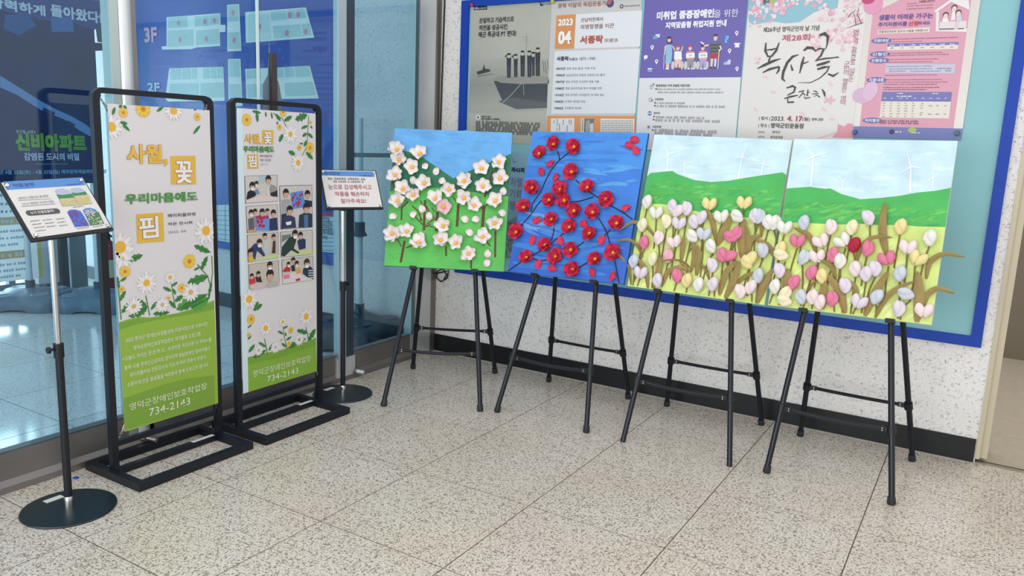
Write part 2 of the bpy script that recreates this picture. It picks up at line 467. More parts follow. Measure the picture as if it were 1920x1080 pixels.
# ================================================================== beyond the glass
fr_v = Frame((-2.74, YW - 0.03, 0.51), (1, 0, 0), (0, 0, 1))
fg = thing('floor_guide_sign', 'large blue floor guide with pale room maps behind the glass', 'sign', matrix=fr_v.matrix())
MB().box(-1.25, 1.22, 0.0, 2.3, -0.028, 0.0).build('panel', mat('guide_blue', (44, 92, 178), 0.4), fg, bevel=0.004)
P = Print(fr_v); zg = zoom(200, 0, 4.174)
pale, pale2, wallc = (206, 232, 226), (186, 218, 214), (232, 244, 238)
def room(pts, col, l=2): P.px(pts, col, l, zg)
room([(1130, 30), (1870, 0), (1870, 840), (1130, 840)], (40, 84, 170), 1)
if True:
    room([(470, 135), (890, 103), (893, 195), (930, 195), (930, 250), (885, 253), (890, 360), (700, 372), (665, 385), (435, 388), (430, 365), (470, 360)], wallc, 2)
    for q in ([(480, 140), (632, 128), (634, 212), (480, 225)], [(690, 130), (740, 126), (742, 205), (690, 210)], [(745, 126), (800, 122), (802, 205), (745, 206)], [(808, 120), (885, 112), (885, 190), (808, 198)],
              [(480, 240), (680, 230), (682, 355), (476, 370)], [(700, 240), (880, 226), (882, 340), (700, 355)]): room(q, pale2, 3)
    room([(943, 38), (1038, 32), (1055, 398), (945, 403)], wallc, 2)
    room([(950, 45), (1030, 40), (1034, 165), (950, 170)], pale2, 3); room([(950, 255), (1040, 250), (1048, 380), (952, 385)], pale2, 3)
    room([(1085, 95), (1560, 58), (1625, 295), (1090, 335)], wallc, 2)
    room([(1110, 110), (1270, 95), (1290, 305), (1110, 318)], pale, 3); room([(1282, 92), (1400, 82), (1415, 150), (1290, 165)], pale2, 3)
    room([(1408, 80), (1470, 76), (1490, 145), (1418, 150)], pale2, 3); room([(1478, 74), (1548, 68), (1565, 140), (1492, 146)], pale2, 3)
    room([(1300, 205), (1515, 190), (1530, 285), (1310, 300)], pale2, 3); room([(1525, 190), (1590, 185), (1605, 275), (1535, 285)], pale2, 3)
    # second floor
    room([(490, 535), (915, 522), (925, 790), (480, 795), (460, 770)], wallc, 2)
    for q in ([(500, 540), (585, 535), (585, 622), (500, 625)], [(592, 535), (660, 532), (660, 620), (592, 622)], [(668, 532), (710, 530), (710, 618), (668, 620)], [(755, 530), (805, 527), (805, 615), (755, 617)],
              [(812, 527), (862, 525), (862, 614), (812, 615)], [(868, 525), (915, 523), (915, 612), (868, 614)], [(495, 655), (720, 650), (722, 765), (490, 770)], [(735, 650), (918, 645), (920, 762), (735, 765)]): room(q, pale2, 3)
    room([(950, 463), (1048, 460), (1065, 830), (955, 835)], wallc, 2); room([(958, 470), (1040, 468), (1046, 600), (960, 605)], pale2, 3); room([(960, 660), (1050, 655), (1056, 790), (962, 795)], pale2, 3)
    room([(1085, 540), (1590, 515), (1660, 770), (1095, 780)], wallc, 2)
    for q in ([(1095, 548), (1200, 540), (1205, 612), (1095, 618)], [(1300, 530), (1380, 525), (1390, 605), (1310, 612)], [(1390, 524), (1460, 520), (1475, 600), (1400, 605)], [(1470, 520), (1580, 514), (1598, 598), (1485, 604)],
              [(1100, 660), (1290, 650), (1300, 755), (1105, 765)], [(1390, 650), (1610, 640), (1640, 745), (1400, 755)]): room(q, pale2, 3)
for cx, cy in ((565, 180), (770, 170), (845, 162), (575, 312), (782, 305), (990, 100), (1000, 315), (1198, 208), (1435, 118), (1500, 115), (1412, 258), (1560, 248)):
    a = fr_v.uv(*zg(cx, cy)); P.ell(a[0], a[1], 0.022, 0.022, (226, 150, 170), 4, 10)
P.build('map_print', fg)
L1 = Print(fr_v)
L1.ptext('3F', (302, 330), (392, 215), (226, 176, 200), 0.10, 8, zg)
L1.ptext('2F', (325, 715), (415, 650), (176, 214, 226), 0.10, 8, zg)
zt = zoom(580, 300, 5.4)
L1.px([(105, 525), (285, 535), (285, 578), (105, 568)], (176, 74, 120), 5, zt)
L1.px([(105, 568), (285, 578), (285, 945), (105, 925)], (196, 224, 232), 4, zt)
for k, s in enumerate(('대회의실', '갈등조정실', '혁신전략실', '정책기획담당관', '기자실')):
    L1.ptext(s, (120, 608 + 47 * k), ((205, 230, 232, 275, 185)[k], 578 + 47 * k), (44, 58, 84), 0.02, 7, zt)
for k in range(8):
    y = 614 + 42 * k
    L1.px([(105, y), (285, y + 8), (285, y + 12), (105, y + 4)], (52, 74, 110), 6, zt)
zs = zoom(385, 340, 2.575)
L1.px([(30, 115), (150, 112), (150, 300), (30, 280)], (206, 226, 232), 4, zs)
for k in range(7): L1.px([(30, 140 + 22 * k), (150, 142 + 24 * k), (150, 144 + 24 * k), (30, 142 + 22 * k)], (70, 110, 160), 6, zs)
for x in (60, 96): L1.px([(x, 115), (x + 2, 115), (x + 2, 290), (x, 286)], (70, 110, 160), 6, zs)
L1.build('small_print', fg)

# poster hung on a pole stand in the vestibule
fr_p = Frame((-3.548, -0.25, 1.04), (0, 1, 0), (0, 0, 1))
ps = thing('event_poster', 'dark blue event poster with white title hanging behind the glass', 'poster', matrix=fr_p.matrix())
MB().box(-0.60, 0.755, 0.0, 1.62, -0.004, 0.0).build('sheet', mat('poster_night', (26, 44, 92), 0.5, noise=(4, 0.35)), ps)
P = Print(fr_p); zp = zoom(0, 0, 3.177)
P.px([(0, 0), (640, 0), (640, 120), (560, 180), (420, 130), (250, 120), (0, 60)], (62, 78, 140), 1, zp)
P.px([(30, 90), (150, 80), (220, 150), (110, 210), (20, 170)], (40, 92, 150), 2, zp)
P.px([(300, 110), (430, 100), (440, 190), (310, 190)], (66, 112, 176), 2, zp)
P.px([(430, 40), (520, 60), (520, 110), (440, 100)], (70, 40, 110), 2, zp)
P.px([(570, 170), (640, 120), (645, 260), (580, 250)], (40, 92, 84), 2, zp)
P.px([(0, 450), (80, 500), (240, 600), (330, 650), (420, 690), (500, 735), (560, 780), (560, 825), (470, 775), (380, 710), (250, 660), (100, 565), (0, 520)], (120, 158, 206), 2, zp)
P.px([(260, 640), (330, 672), (320, 690), (250, 660)], (44, 66, 110), 3, zp)
P.px([(400, 715), (450, 742), (440, 755), (396, 728)], (44, 66, 110), 3, zp)
P.px([(0, 200), (640, 260), (640, 300), (0, 330)], (36, 44, 84), 1, zp)
P.build('small_artwork', ps)
P = Print(fr_p)
def slanted(P, s, bl, br, h, col, bold=0.0, layer=3, z=None):
    """lettering between two baseline pixels, h high"""
    if z: bl, br = z(*bl), z(*br)
    a, b = P.fr.uv(*bl), P.fr.uv(*br)
    if h > 1:                                   # height given in crop pixels
        k = z(0, 1)[1] - z(0, 0)[1]; h = P.fr.uv(bl[0], bl[1] - h * k)[1] - a[1]
    P.text(s, a[0], (a[1] + b[1]) / 2, b[0], (a[1] + b[1]) / 2 + h, col, bold, layer)
slanted(P, '강력하게', (-60, 45), (268, 95), 62, (222, 232, 240), 0.09, 5, zp)
slanted(P, '돌아왔다!', (305, 100), (605, 135), 68, (222, 232, 240), 0.09, 5, zp)
slanted(P, '뮤지컬 시즌4', (95, 800), (210, 790), 20, (196, 212, 226), 0.04, 5, zp)
slanted(P, '신비아파트', (100, 900), (512, 895), 100, (126, 190, 60), 0.10, 5, zp)
slanted(P, '감염된 도시의 비밀', (145, 958), (470, 952), 44, (206, 216, 236), 0.07, 5, zp)
P.pbars((215, 980), (410, 973), (130, 150, 180), 5, zp, 3)
slanted(P, '2023년 4월 22일(토) - 4월 23일(일) 예주문화예술회관 대극장', (-70, 1045), (635, 1035), 30, (130, 186, 220), 0.05, 5, zp)
P.build('small_print', ps)

M_grey_pl = mat('grey_plastic', (98, 122, 142), 0.45)
M_pole = mat('white_pole', (222, 230, 234), 0.3)
def water_base(name, label, x, y, rz, s=1.0, pole_h=2.2, group='water-filled pole bases behind the glass', cup=None, tank=None, zs=1.0):
    t = thing(name, label, 'pole stand', (x, y, 0), rz, group)
    # four-lobed hollow base with a dished top
    n = 48; prof = []
    m = MB(); bm = m.bm
    rings = []
    for k_r, z in ((0.98, 0.0), (1.0, 0.02), (1.0, 0.10), (0.93, 0.135), (0.80, 0.15), (0.45, 0.165), (0.16, 0.19)):
        ring = []
        for k in range(n):
            a = 2 * math.pi * k / n
            R0 = 0.36 * (1 + 0.20 * math.cos(4 * a)) * s
            dz = 0.0
            if z == 0.0: dz = max(0.0, -math.cos(4 * a)) * 0.035
            ring.append(bm.verts.new((math.cos(a) * R0 * k_r, math.sin(a) * R0 * k_r, z * s * zs + dz)))
        rings.append(ring)
    for a, b in zip(rings, rings[1:]):
        for k in range(n): bm.faces.new((a[k], a[(k + 1) % n], b[(k + 1) % n], b[k]))
    bm.faces.new(rings[0][::-1]); bm.faces.new(rings[-1])
    m.build('base_tank', tank or M_grey_pl, t, smooth=True)
    for k in range(4):
        a = math.pi / 2 * k
        MB().lathe([(0.085 * s, 0.150 * s * zs), (0.08 * s, 0.162 * s * zs), (0.0, 0.164 * s * zs)], 20, 0.245 * s * math.cos(a), 0.245 * s * math.sin(a)).build('tank_pad', tank or mat('pad_grey', (120, 142, 158), 0.5), t, smooth=True)
    MB().tube([(0, 0, 0.17 * s * zs), (0, 0, 0.19 * s * zs + 0.06)], 0.036, 16).build('socket', mat('socket_dark', (60, 74, 90), 0.5), t, smooth=True)
    MB().tube([(0, 0, 0.19 * s * zs), (0, 0, pole_h)], 0.023, 16).build('pole', M_pole, t, smooth=True)
    if cup:
        MB().lathe([(0.024, cup + 0.075), (0.036, cup + 0.075), (0.038, cup + 0.01), (0.055, cup - 0.02), (0.024, cup - 0.03)], 20).build('pole_collar', mat('socket_dark'), t, smooth=True)
    return t
water_base('pole_stand', 'grey four-lobed pole stand carrying the white notice banner at the left', -4.02, 0.12, -0.155, 0.85)
water_base('pole_stand', 'grey four-lobed pole stand under the right edge of the dark blue poster', -3.58, 0.44, -0.155, 0.85)
water_base('pole_stand', 'dark grey pole stand right behind the glass beside the steel jamb', -1.08, 0.87, 0.785, 0.85, 1.62, cup=0.83, tank=mat('dark_grey_plastic', (56, 70, 84), 0.4), zs=1.6)
# white notice banner on the left stand
fr_n = Frame((-4.075, -0.36, 0.22), (0, 1, 0), (0, 0, 1))
nb = thing('notice_banner', 'white notice banner with orange heading bands at the left edge behind glass', 'banner', matrix=fr_n.matrix())
MB().box(-0.6, 0.62, 0.0, 0.85, -0.003, 0.0).build('sheet', translucent('notice_white', (250, 250, 248)), nb)
P = Print(fr_n)
P.rect(0.585, 0.0, 0.62, 0.85, (252, 228, 130), 1)
for zz in (0.46, 0.185):
    P.rect(-0.6, zz, 0.50, zz + 0.065, (250, 214, 150), 1)
    P.bars(0.02, 0.48, zz + 0.014, 0.036, (252, 246, 236), 2, int(zz * 100))
for k, zz in enumerate((0.75, 0.69, 0.62, 0.56, 0.40, 0.345, 0.29, 0.13, 0.08, 0.03)):
    P.bars(-0.1, 0.46 + 0.03 * (k % 3), zz, 0.022, (206, 212, 220), 2, k)
P.build('notice_print', nb)
# outer doors, notice box and extinguishers at the far end of the vestibule
od = thing('door_2', 'x', 'door', (-4.55, 0, 0)); del od['category']; del od['label']; od['kind'] = 'structure'
for y0, y1, g in ((0.20, 0.255, 0), (0.52, 0.62, 1), (0.635, 0.73, 1), (0.75, 0.90, 0), (-0.55, -0.48, 0)):
    MB().box(-0.03, 0.03, y0, y1, 0.0, 2.6).build('stile', mat('outer_steel', (150, 166, 172), 0.35, 0.6) if g == 0 else mat('outer_steel_dark', (96, 100, 98), 0.35, 0.5), od, bevel=0.004)
MB().box(-0.025, 0.025, -0.48, 0.52, 0.0, 0.11).build('kick_plate', mat('outer_steel'), od, bevel=0.004)
nbx = thing('suggestion_box', 'small white box with dark lid standing behind the poster poles', 'box', (-4.35, 0.42, 0))
MB().box(-0.06, 0.06, -0.09, 0.09, 0.12, 0.52).build('body', mat('box_white', (226, 232, 232), 0.5), nbx, bevel=0.004)
MB().box(-0.065, 0.065, -0.095, 0.095, 0.52, 0.80).build('lid', mat('box_lid', (30, 36, 40), 0.5), nbx, bevel=0.004)
for sx in (-1, 1): MB().box(-0.05 * 1, 0.05, 0.07 * sx - 0.012, 0.07 * sx + 0.012, 0.0, 0.12).build('leg', M_steel_d, nbx)
M_red = mat('extinguisher_red', (150, 30, 44), 0.35)
for k, (x, y, lab) in enumerate(((-4.05, 0.83, 'red fire extinguisher standing left of the nearer banner behind glass'), (-3.85, 0.99, 'red fire extinguisher with pale label by the vestibule wall'))):
    fe = thing('fire_extinguisher', lab, 'extinguisher', (x, y, 0), group='fire extinguishers behind the glass')
    MB().lathe([(0.0, 0.0), (0.075, 0.0), (0.08, 0.02), (0.08, 0.40), (0.06, 0.46), (0.025, 0.49), (0.0, 0.49)], 24).build('cylinder', M_red, fe, smooth=True)
    MB().tube([(0, 0, 0.48), (0, 0, 0.55)], 0.022, 12).build('valve', M_blackp, fe)
    MB().tube([(0, 0, 0.55), (0.10, -0.04, 0.60)], 0.010, 8).build('lever', M_blackp, fe)
    MB().tube([(0, 0.02, 0.53), (0.05, 0.08, 0.50), (0.05, 0.09, 0.30), (0.03, 0.08, 0.18)], 0.010, 8).build('hose', M_blackp, fe, smooth=True)
    m = MB(); m.tube([(0, 0, 0.16), (0, 0, 0.32)], 0.0812, 24, cap=False); m.build('label_band', mat('extinguisher_label', (206, 214, 176), 0.5), fe, smooth=True)
# ================================================================== notice board and posters
nbd = thing('notice_board', 'long teal felt notice board in a blue frame on the speckled wall', 'notice board', (0, YW, 0))
M_blue = mat('frame_blue', (20, 66, 172), 0.5, spec=0.25)
BX0, BX1, BZ0, BZ1 = -0.432, 2.738, 0.594, 2.395
MB().box(BX0 + 0.02, BX1 - 0.02, -0.010, 0.0, BZ0 + 0.02, BZ1 - 0.02).build('felt_panel', mat('teal_felt', (146, 200, 206), 0.9, noise=(1.2, 0.06)), nbd)
MB().box(BX0, BX1, -0.026, 0.0, BZ0, BZ0 + 0.052).build('frame_rail', M_blue, nbd, bevel=0.002)
MB().box(BX0, BX1, -0.026, 0.0, BZ1 - 0.04, BZ1).build('frame_rail', M_blue, nbd, bevel=0.002)
MB().box(BX0, BX0 + 0.058, -0.0265, 0.0, BZ0, BZ1).build('frame_rail', M_blue, nbd, bevel=0.002)
MB().box(BX1 - 0.05, BX1, -0.0265, 0.0, BZ0, BZ1).build('frame_rail', M_blue, nbd, bevel=0.002)

M_sheet = mat('poster_paper', (226, 226, 226), 0.4)
def poster(label, x0, x1, z0, z1, depth, col, matname, rough=0.4, noise=None, category='poster', rot=0.0):
    fr = Frame(((x0 + x1) / 2, YW - depth, z0), (math.cos(rot), 0, math.sin(rot)), (-math.sin(rot), 0, math.cos(rot)))
    t = thing('poster', label, category, matrix=fr.matrix(), group='posters pinned to the notice board')
    w = (x1 - x0) / 2
    # a sheet with a slight curl at the lower edge
    n = 10; m = MB(); bm = m.bm; top = []; h = z1 - z0
    rows = []
    for k in range(n + 1):
        v = k / n; bulge = 0.0
        rows.append([bm.verts.new((-w, v * h, bulge)), bm.verts.new((w, v * h, bulge)), bm.verts.new((w, v * h, bulge - 0.0008)), bm.verts.new((-w, v * h, bulge - 0.0008))])
    for a, b in zip(rows, rows[1:]):
        for q in range(4): bm.faces.new((a[q], a[(q + 1) % 4], b[(q + 1) % 4], b[q]))
    bm.faces.new(rows[0][::-1]); bm.faces.new(rows[-1])
    m.build('sheet', mat(matname, col, rough, noise=noise), t)
    return t, fr
WF = Frame((0, YW - 0.012, 0), (1, 0, 0), (0, 0, 1))
def wx(x, y): return WF.uv(x, y)

# --- sailors on a boat
a0, a1 = wx(884, 8)[0], wx(1036, 8)[0]
zb = wx(985, 270)[1]
pa, fa = poster('sepia poster of saluting sailors on a boat, leftmost on the board', a0, a0 + 0.60, zb, 2.352, 0.0115, (186, 184, 172), 'poster_sepia', noise=(3, 0.10))
za = zoom(860, 0, 4.154)
P = Print(fa)
P.sub = True
for k in range(16):                                    # sea and mist, tone by tone
    y0_, y1_ = 440 + 24 * k, 470 + 24 * k; q_ = 1 - abs(k - 8) / 8
    P.px([(100 - k * 1.6, y0_ + 20), (700, y0_), (700, y1_ + 30), (98 - k * 1.6, y1_ + 50)], (180 - 26 * q_, 178 - 25 * q_, 167 - 21 * q_), 1, za)
for k in range(9):                                     # hull, darkest below the rail
    a_ = k / 9; P.px([(275 + 70 * a_, 630 + 165 * a_), (480, 655 + 165 * a_), (703, 650 + 175 * a_), (703, 650 + 175 * (a_ + .14)), (480, 655 + 165 * (a_ + .14)), (275 + 70 * (a_ + .12), 630 + 165 * (a_ + .14))], (66 + 26 * a_ * a_, 68 + 26 * a_ * a_, 74 + 22 * a_ * a_), 3, za)
P.px([(270, 615), (330, 592), (480, 602), (700, 598), (705, 650), (480, 655), (330, 645)], (150, 148, 140), 4, za)
P.px([(310, 790), (430, 760), (690, 800), (690, 840), (450, 850)], (96, 98, 100), 4, za)
P.line([fa.uv(*za(490, 650)), fa.uv(*za(410, 740)), fa.uv(*za(345, 800))], 0.004, (186, 186, 178), 5)
P.line([fa.uv(*za(505, 650)), fa.uv(*za(510, 740))], 0.003, (186, 186, 178), 5)
for x, y0, y1, w_ in ((393, 412, 605, 34), (446, 418, 600, 30), (500, 392, 596, 36), (553, 392, 600, 36), (583, 402, 590, 24), (618, 368, 592, 38)):
    hh = y1 - y0
    P.px([(x - w_ / 2, y0 + 38), (x + w_ / 2, y0 + 38), (x + w_ * .42, y0 + hh * .55), (x + w_ * .38, y1), (x - w_ * .40, y1), (x - w_ * .45, y0 + hh * .55)], (44, 46, 54), 6, za)
    c = fa.uv(*za(x, y0 + 24)); P.ell(c[0], c[1], 0.0115, 0.0155, (196, 188, 174), 7, 10)
    c = fa.uv(*za(x, y0 + 10)); P.ell(c[0], c[1], 0.0145, 0.0065, (38, 40, 46), 8, 10)
    P.px([(x - 1.5, y0 + hh * .55), (x + 1.5, y0 + hh * .55), (x + 1, y1), (x - 1, y1)], (120, 120, 116), 7, za)
for x, y in ((393, 450), (446, 452)):
    P.px([(x - 16, y), (x - 34, y - 10), (x - 12, y - 28), (x - 10, y - 20), (x - 24, y - 10), (x - 12, y - 4)], (44, 46, 54), 7, za)
P.line([fa.uv(*za(530, 265)), fa.uv(*za(528, 400))], 0.002, (150, 148, 140), 3)
for yy in (290, 312, 330): P.line([fa.uv(*za(490 + (yy - 290) * .6, yy)), fa.uv(*za(545, yy))], 0.0016, (150, 148, 140), 3)
P.px([(140, 560), (185, 545), (200, 500), (206, 535), (245, 540), (248, 556), (150, 582)], (58, 60, 66), 4, za)
P.px([(140, 590), (270, 572), (275, 578), (150, 598)], (130, 130, 124), 4, za)
for x, y in ((655, 470), (672, 480), (690, 465)): P.line([fa.uv(*za(x, y)), fa.uv(*za(x + 12, y + 90))], 0.004, (100, 100, 100), 3)
P.px([(120, 50), (222, 47), (222, 75), (120, 78)], (30, 32, 36), 3, za)
P.px([(135, 900), (168, 898), (168, 928), (136, 930)], (236, 236, 232), 3, za)
c = fa.uv(*za(152, 914)); P.ell(c[0], c[1], 0.007, 0.007, (40, 40, 60), 4, 10)
c = fa.uv(*za(648, 31)); P.ell(c[0], c[1], 0.013, 0.013, (36, 48, 78), 4, 14); P.ell(c[0] + .004, c[1] + .004, 0.007, 0.006, (186, 184, 172), 5, 10)
P.sub = False; P.build('small_artwork', pa)
P = Print(fa)
slanted(P, '은밀하고 기습적으로', (162, 190), (430, 160), 40, (46, 44, 44), 0.05, 5, za)
slanted(P, '작전을 성공시킨', (160, 245), (378, 222), 40, (46, 44, 44), 0.05, 5, za)
slanted(P, '해군 특공대 PT 편대!', (155, 300), (448, 272), 42, (46, 44, 44), 0.05, 5, za)
P.ptext('4월', (124, 73), (148, 55), (230, 230, 226), 0.04, 6, za); P.pbars((152, 70), (218, 58), (220, 220, 214), 6, za, 1)
P.ptext('국가보훈처', (668, 38), (722, 24), (70, 70, 72), 0.02, 5, za)
P.ptext('대한민국 해군', (178, 918), (250, 902), (60, 60, 60), 0.04, 5, za)
P.pbars((178, 932), (330, 921), (80, 80, 80), 5, za, 4)
for k in range(5): P.pbars((135, 962 + 19 * k), (640, 950 + 19 * k), (112, 110, 104), 5, za, 20 + k)
P.build('small_print', pa)

# --- independence activist of the month
b0, b1 = wx(1034, 30)[0], wx(1202, 30)[0]
pb, fb = poster('white poster with orange 2023 04 block beside the sepia sailors', b0 - 0.002, b1, 1.18, 2.41, 0.0135, (206, 203, 200), 'poster_warm_grey')
zb9 = zoom(1000, 0, 9.0); zb6 = zoom(1000, 90, 6.548)
P = Print(fb)
P.px([(720, 240), (1838, 175), (1800, 785), (690, 822)], (228, 230, 234), 1, zb9)
P.px([(392, 262), (718, 240), (686, 820), (363, 826)], (222, 148, 84), 2, zb9)
P.px([(262, 40), (1312, 8), (1253, 802), (222, 806)], (226, 229, 233), 1, zb6)
P.px([(172, 832), (1258, 834), (1248, 1400), (130, 1400)], (224, 152, 90), 2, zb6)
P.px([(218, 865), (506, 862), (498, 1400), (205, 1400)], (228, 230, 232), 3, zb6)
P.px([(583, 864), (748, 864), (742, 1400), (578, 1400)], (214, 214, 212), 3, zb6)
P.px([(628, 866), (748, 866), (742, 1060), (622, 1060)], (120, 118, 116), 4, zb6)
P.px([(650, 900), (690, 880), (700, 960), (680, 1030), (640, 1030)], (170, 166, 160), 5, zb6)
P.px([(700, 930), (740, 920), (740, 1040), (690, 1040)], (214, 212, 208), 5, zb6)
P.px([(828, 866), (1240, 872), (1232, 1400), (820, 1400)], (232, 230, 226), 3, zb6)
for k in range(20):
    x = 842 + k * 19.5
    for q in range(6): P.px([(x, 885 + q * 27 + (k * 7 + q * 5) % 9), (x + 8, 885 + q * 27), (x + 7, 905 + q * 27), (x, 903 + q * 27)], (108, 100, 94), 4, zb6)
for k, (x, y0, y1) in enumerate(((250, 890, 930), (292, 870, 970), (318, 930, 1030), (365, 880, 950), (412, 950, 1030), (438, 880, 940), (462, 880, 950), (600, 875, 1030))):
    for q in range(int((y1 - y0) / 13)): P.px([(x, y0 + q * 13), (x + 9, y0 + q * 13), (x + 9, y0 + q * 13 + 9), (x, y0 + q * 13 + 9)], (96, 92, 92), 5, zb6)
P.px([(285, 980), (303, 980), (303, 1030), (285, 1030)], (226, 196, 150), 4, zb6)
c = fb.uv(*zb9(1298, 55)); P.ell(c[0], c[1], 0.024, 0.024, (60, 66, 120), 3, 20); P.ell(c[0] - 0.004, c[1] + 0.008, 0.017, 0.013, (176, 96, 110), 4, 14, 0.6)
c = fb.uv(*zb9(1490, 108)); P.ell(c[0], c[1], 0.012, 0.012, (70, 70, 74), 3, 12); P.ell(c[0], c[1], 0.006, 0.006, (206, 203, 200), 4, 10)
P.build('small_artwork', pb)
P = Print(fb)
slanted(P, '경북 이달의 독립운동가', (415, 140), (1228, 95), 82, (168, 96, 70), 0.03, 5, zb9)
P.ptext('경상북도독립운동기념관', (1530, 120), (1800, 78), (90, 90, 92), 0.02, 5, zb9)
P.ptext('2023', (425, 435), (668, 318), (246, 246, 244), 0.10, 5, zb9)
P.ptext('04', (425, 738), (638, 530), (246, 246, 244), 0.11, 5, zb9)
slanted(P, '산남의진에서', (805, 372), (1172, 355), 68, (130, 90, 84), 0.02, 5, zb9)
slanted(P, '의병항쟁을 이끈', (797, 495), (1360, 470), 78, (140, 84, 70), 0.02, 5, zb9)
slanted(P, '서종락', (793, 732), (1172, 728), 125, (186, 84, 48), 0.09, 5, zb9)
slanted(P, '徐鍾洛', (1195, 718), (1430, 706), 66, (160, 120, 110), 0.0, 5, zb9)
slanted(P, '서종락', (290, 158), (432, 156), 52, (44, 46, 50), 0.08, 5, zb6)
slanted(P, '徐鍾洛', (438, 156), (545, 154), 36, (70, 72, 76), 0.0, 5, zb6)
slanted(P, '1873~1940', (568, 150), (760, 147), 36, (90, 92, 98), 0.0, 5, zb6)
for k, (yr, s, xr) in enumerate((('1873년', '경북 청송 출생, 이명 주일', 760), ('1906년', '산남의진의 후봉장·선봉장으로 활약', 880), ('1907년', '청송 안덕면 산성전투 등을 치름', 808), ('1908년', '청송 동부지역을 맡아 부대를 지휘', 838),
                                 ('1910년', '청송 안덕면 고와실전투 후 부대 해산', 872), ('1940년', '67세로 세상을 떠남', 640), ('1990년', '건국훈장 애국장', 592))):
    y = 270 + 81 * k; x = 283 - 4 * k
    slanted(P, yr, (x, y), (x + 105, y - 2), 32, (70, 72, 78), 0.05, 5, zb6)
    slanted(P, s, (x + 125, y - 2), (xr, y - 4), 30, (108, 110, 118), 0.0, 5, zb6)
P.build('small_print', pb)

# --- purple employment support poster
c0, c1 = wx(1206, 50)[0], wx(1398, 50)[0]
zbot = wx(1213, 281)[1]
pc, fc = poster('purple and white poster with five cartoon people under white lettering', c0, c1, zbot, 2.345, 0.0150, (226, 225, 226), 'poster_white')
zc = zoom(1180, 0, 4.0)
P = Print(fc)
ya = fc.uv(*zc(75, 585))[1]
W2 = (c1 - c0) / 2
P.rect(-W2, ya, W2, 2.345 - zbot, (104, 92, 172), 1)
skin = (236, 196, 186)
def PX(pts, col, l=3): P.px(pts, col, l, zc)
def EL(x, y, rx, ry, col, l=4):
    a = fc.uv(*zc(x, y)); b = fc.uv(*zc(x + rx, y)); d = fc.uv(*zc(x, y - ry)); P.ell(a[0], a[1], abs(b[0] - a[0]), abs(d[1] - a[1]), col, l, 14)
# wheelchairs
for x in (360, 455, 547):
    EL(x - 32, 490, 14, 32, (206, 204, 200), 3); EL(x + 34, 490, 14, 32, (206, 204, 200), 3); PX([(x - 34, 440), (x + 34, 440), (x + 34, 480), (x - 34, 480)], (60, 58, 84), 2)
# standing woman with cane
PX([(282, 335), (318, 335), (322, 400), (314, 475), (270, 475), (276, 400)], (142, 194, 222)); PX([(276, 475), (300, 475), (298, 515), (276, 515)], skin)
PX([(284, 290), (320, 290), (322, 328), (282, 328)], (70, 44, 70), 3); EL(301, 300, 13, 18, skin, 5); EL(301, 283, 16, 10, (70, 44, 70), 6)
PX([(266, 345), (282, 340), (270, 410), (262, 412)], skin, 4); PX([(260, 400), (264, 400), (260, 520), (256, 520)], (226, 222, 220), 5); PX([(318, 342), (330, 345), (348, 375), (340, 382)], skin, 4)
PX([(274, 512), (298, 512), (298, 521), (274, 521)], (244, 240, 240), 5)
# three seated people
for x, hair, top, trou in ((366, (196, 66, 84), (244, 242, 240), skin), (458, (196, 66, 84), (232, 150, 140), (150, 148, 150)), (553, (60, 46, 60), (234, 176, 160), (176, 160, 214))):
    EL(x, 362, 13, 18, skin, 5); EL(x, 345, 15, 10, hair, 6); PX([(x - 26, 385), (x + 26, 385), (x + 30, 450), (x - 30, 450)], top, 4)
    PX([(x - 26, 445), (x + 26, 445), (x + 20, 515), (x + 6, 515), (x, 470), (x - 6, 515), (x - 20, 515)], trou, 5)
    PX([(x - 22, 508), (x - 4, 508), (x - 4, 522), (x - 22, 522)], (130, 50, 76) if x < 400 else (210, 214, 230), 6); PX([(x + 4, 508), (x + 22, 508), (x + 22, 522), (x + 4, 522)], (130, 50, 76) if x < 400 else (210, 214, 230), 6)
PX([(392, 395), (405, 350), (398, 346), (384, 385)], skin, 4)
for x in (458, 553): PX([(x - 32, 400), (x + 34, 395), (x + 34, 432), (x - 32, 436)], (244, 242, 240), 7)
PX([(560, 340), (596, 330), (596, 345), (560, 352)], skin, 6); PX([(533, 310), (552, 318), (566, 330), (556, 334), (540, 324)], (238, 234, 234), 6)
# standing man with crutch
EL(648, 285, 15, 22, skin, 5); EL(648, 265, 16, 9, (60, 50, 56), 6); PX([(606, 325), (690, 320), (680, 400), (612, 402)], (98, 100, 100), 4)
for y in (335, 360, 383): PX([(608, y), (688, y - 4), (686, y + 4), (608, y + 8)], (58, 60, 62), 5)
PX([(608, 400), (680, 398), (676, 438), (608, 440)], (176, 48, 66), 5); PX([(610, 440), (632, 440), (622, 508), (608, 508)], skin, 4); PX([(640, 440), (656, 440), (648, 505), (636, 505)], (226, 226, 226), 4)
PX([(606, 500), (622, 500), (622, 514), (606, 514)], (60, 60, 76), 5); PX([(632, 500), (648, 500), (648, 514), (632, 514)], (60, 60, 76), 5)
PX([(684, 340), (696, 365), (680, 385), (676, 378), (686, 365), (676, 345)], (236, 230, 230), 6); PX([(672, 370), (678, 370), (668, 516), (662, 516)], (222, 220, 222), 6)
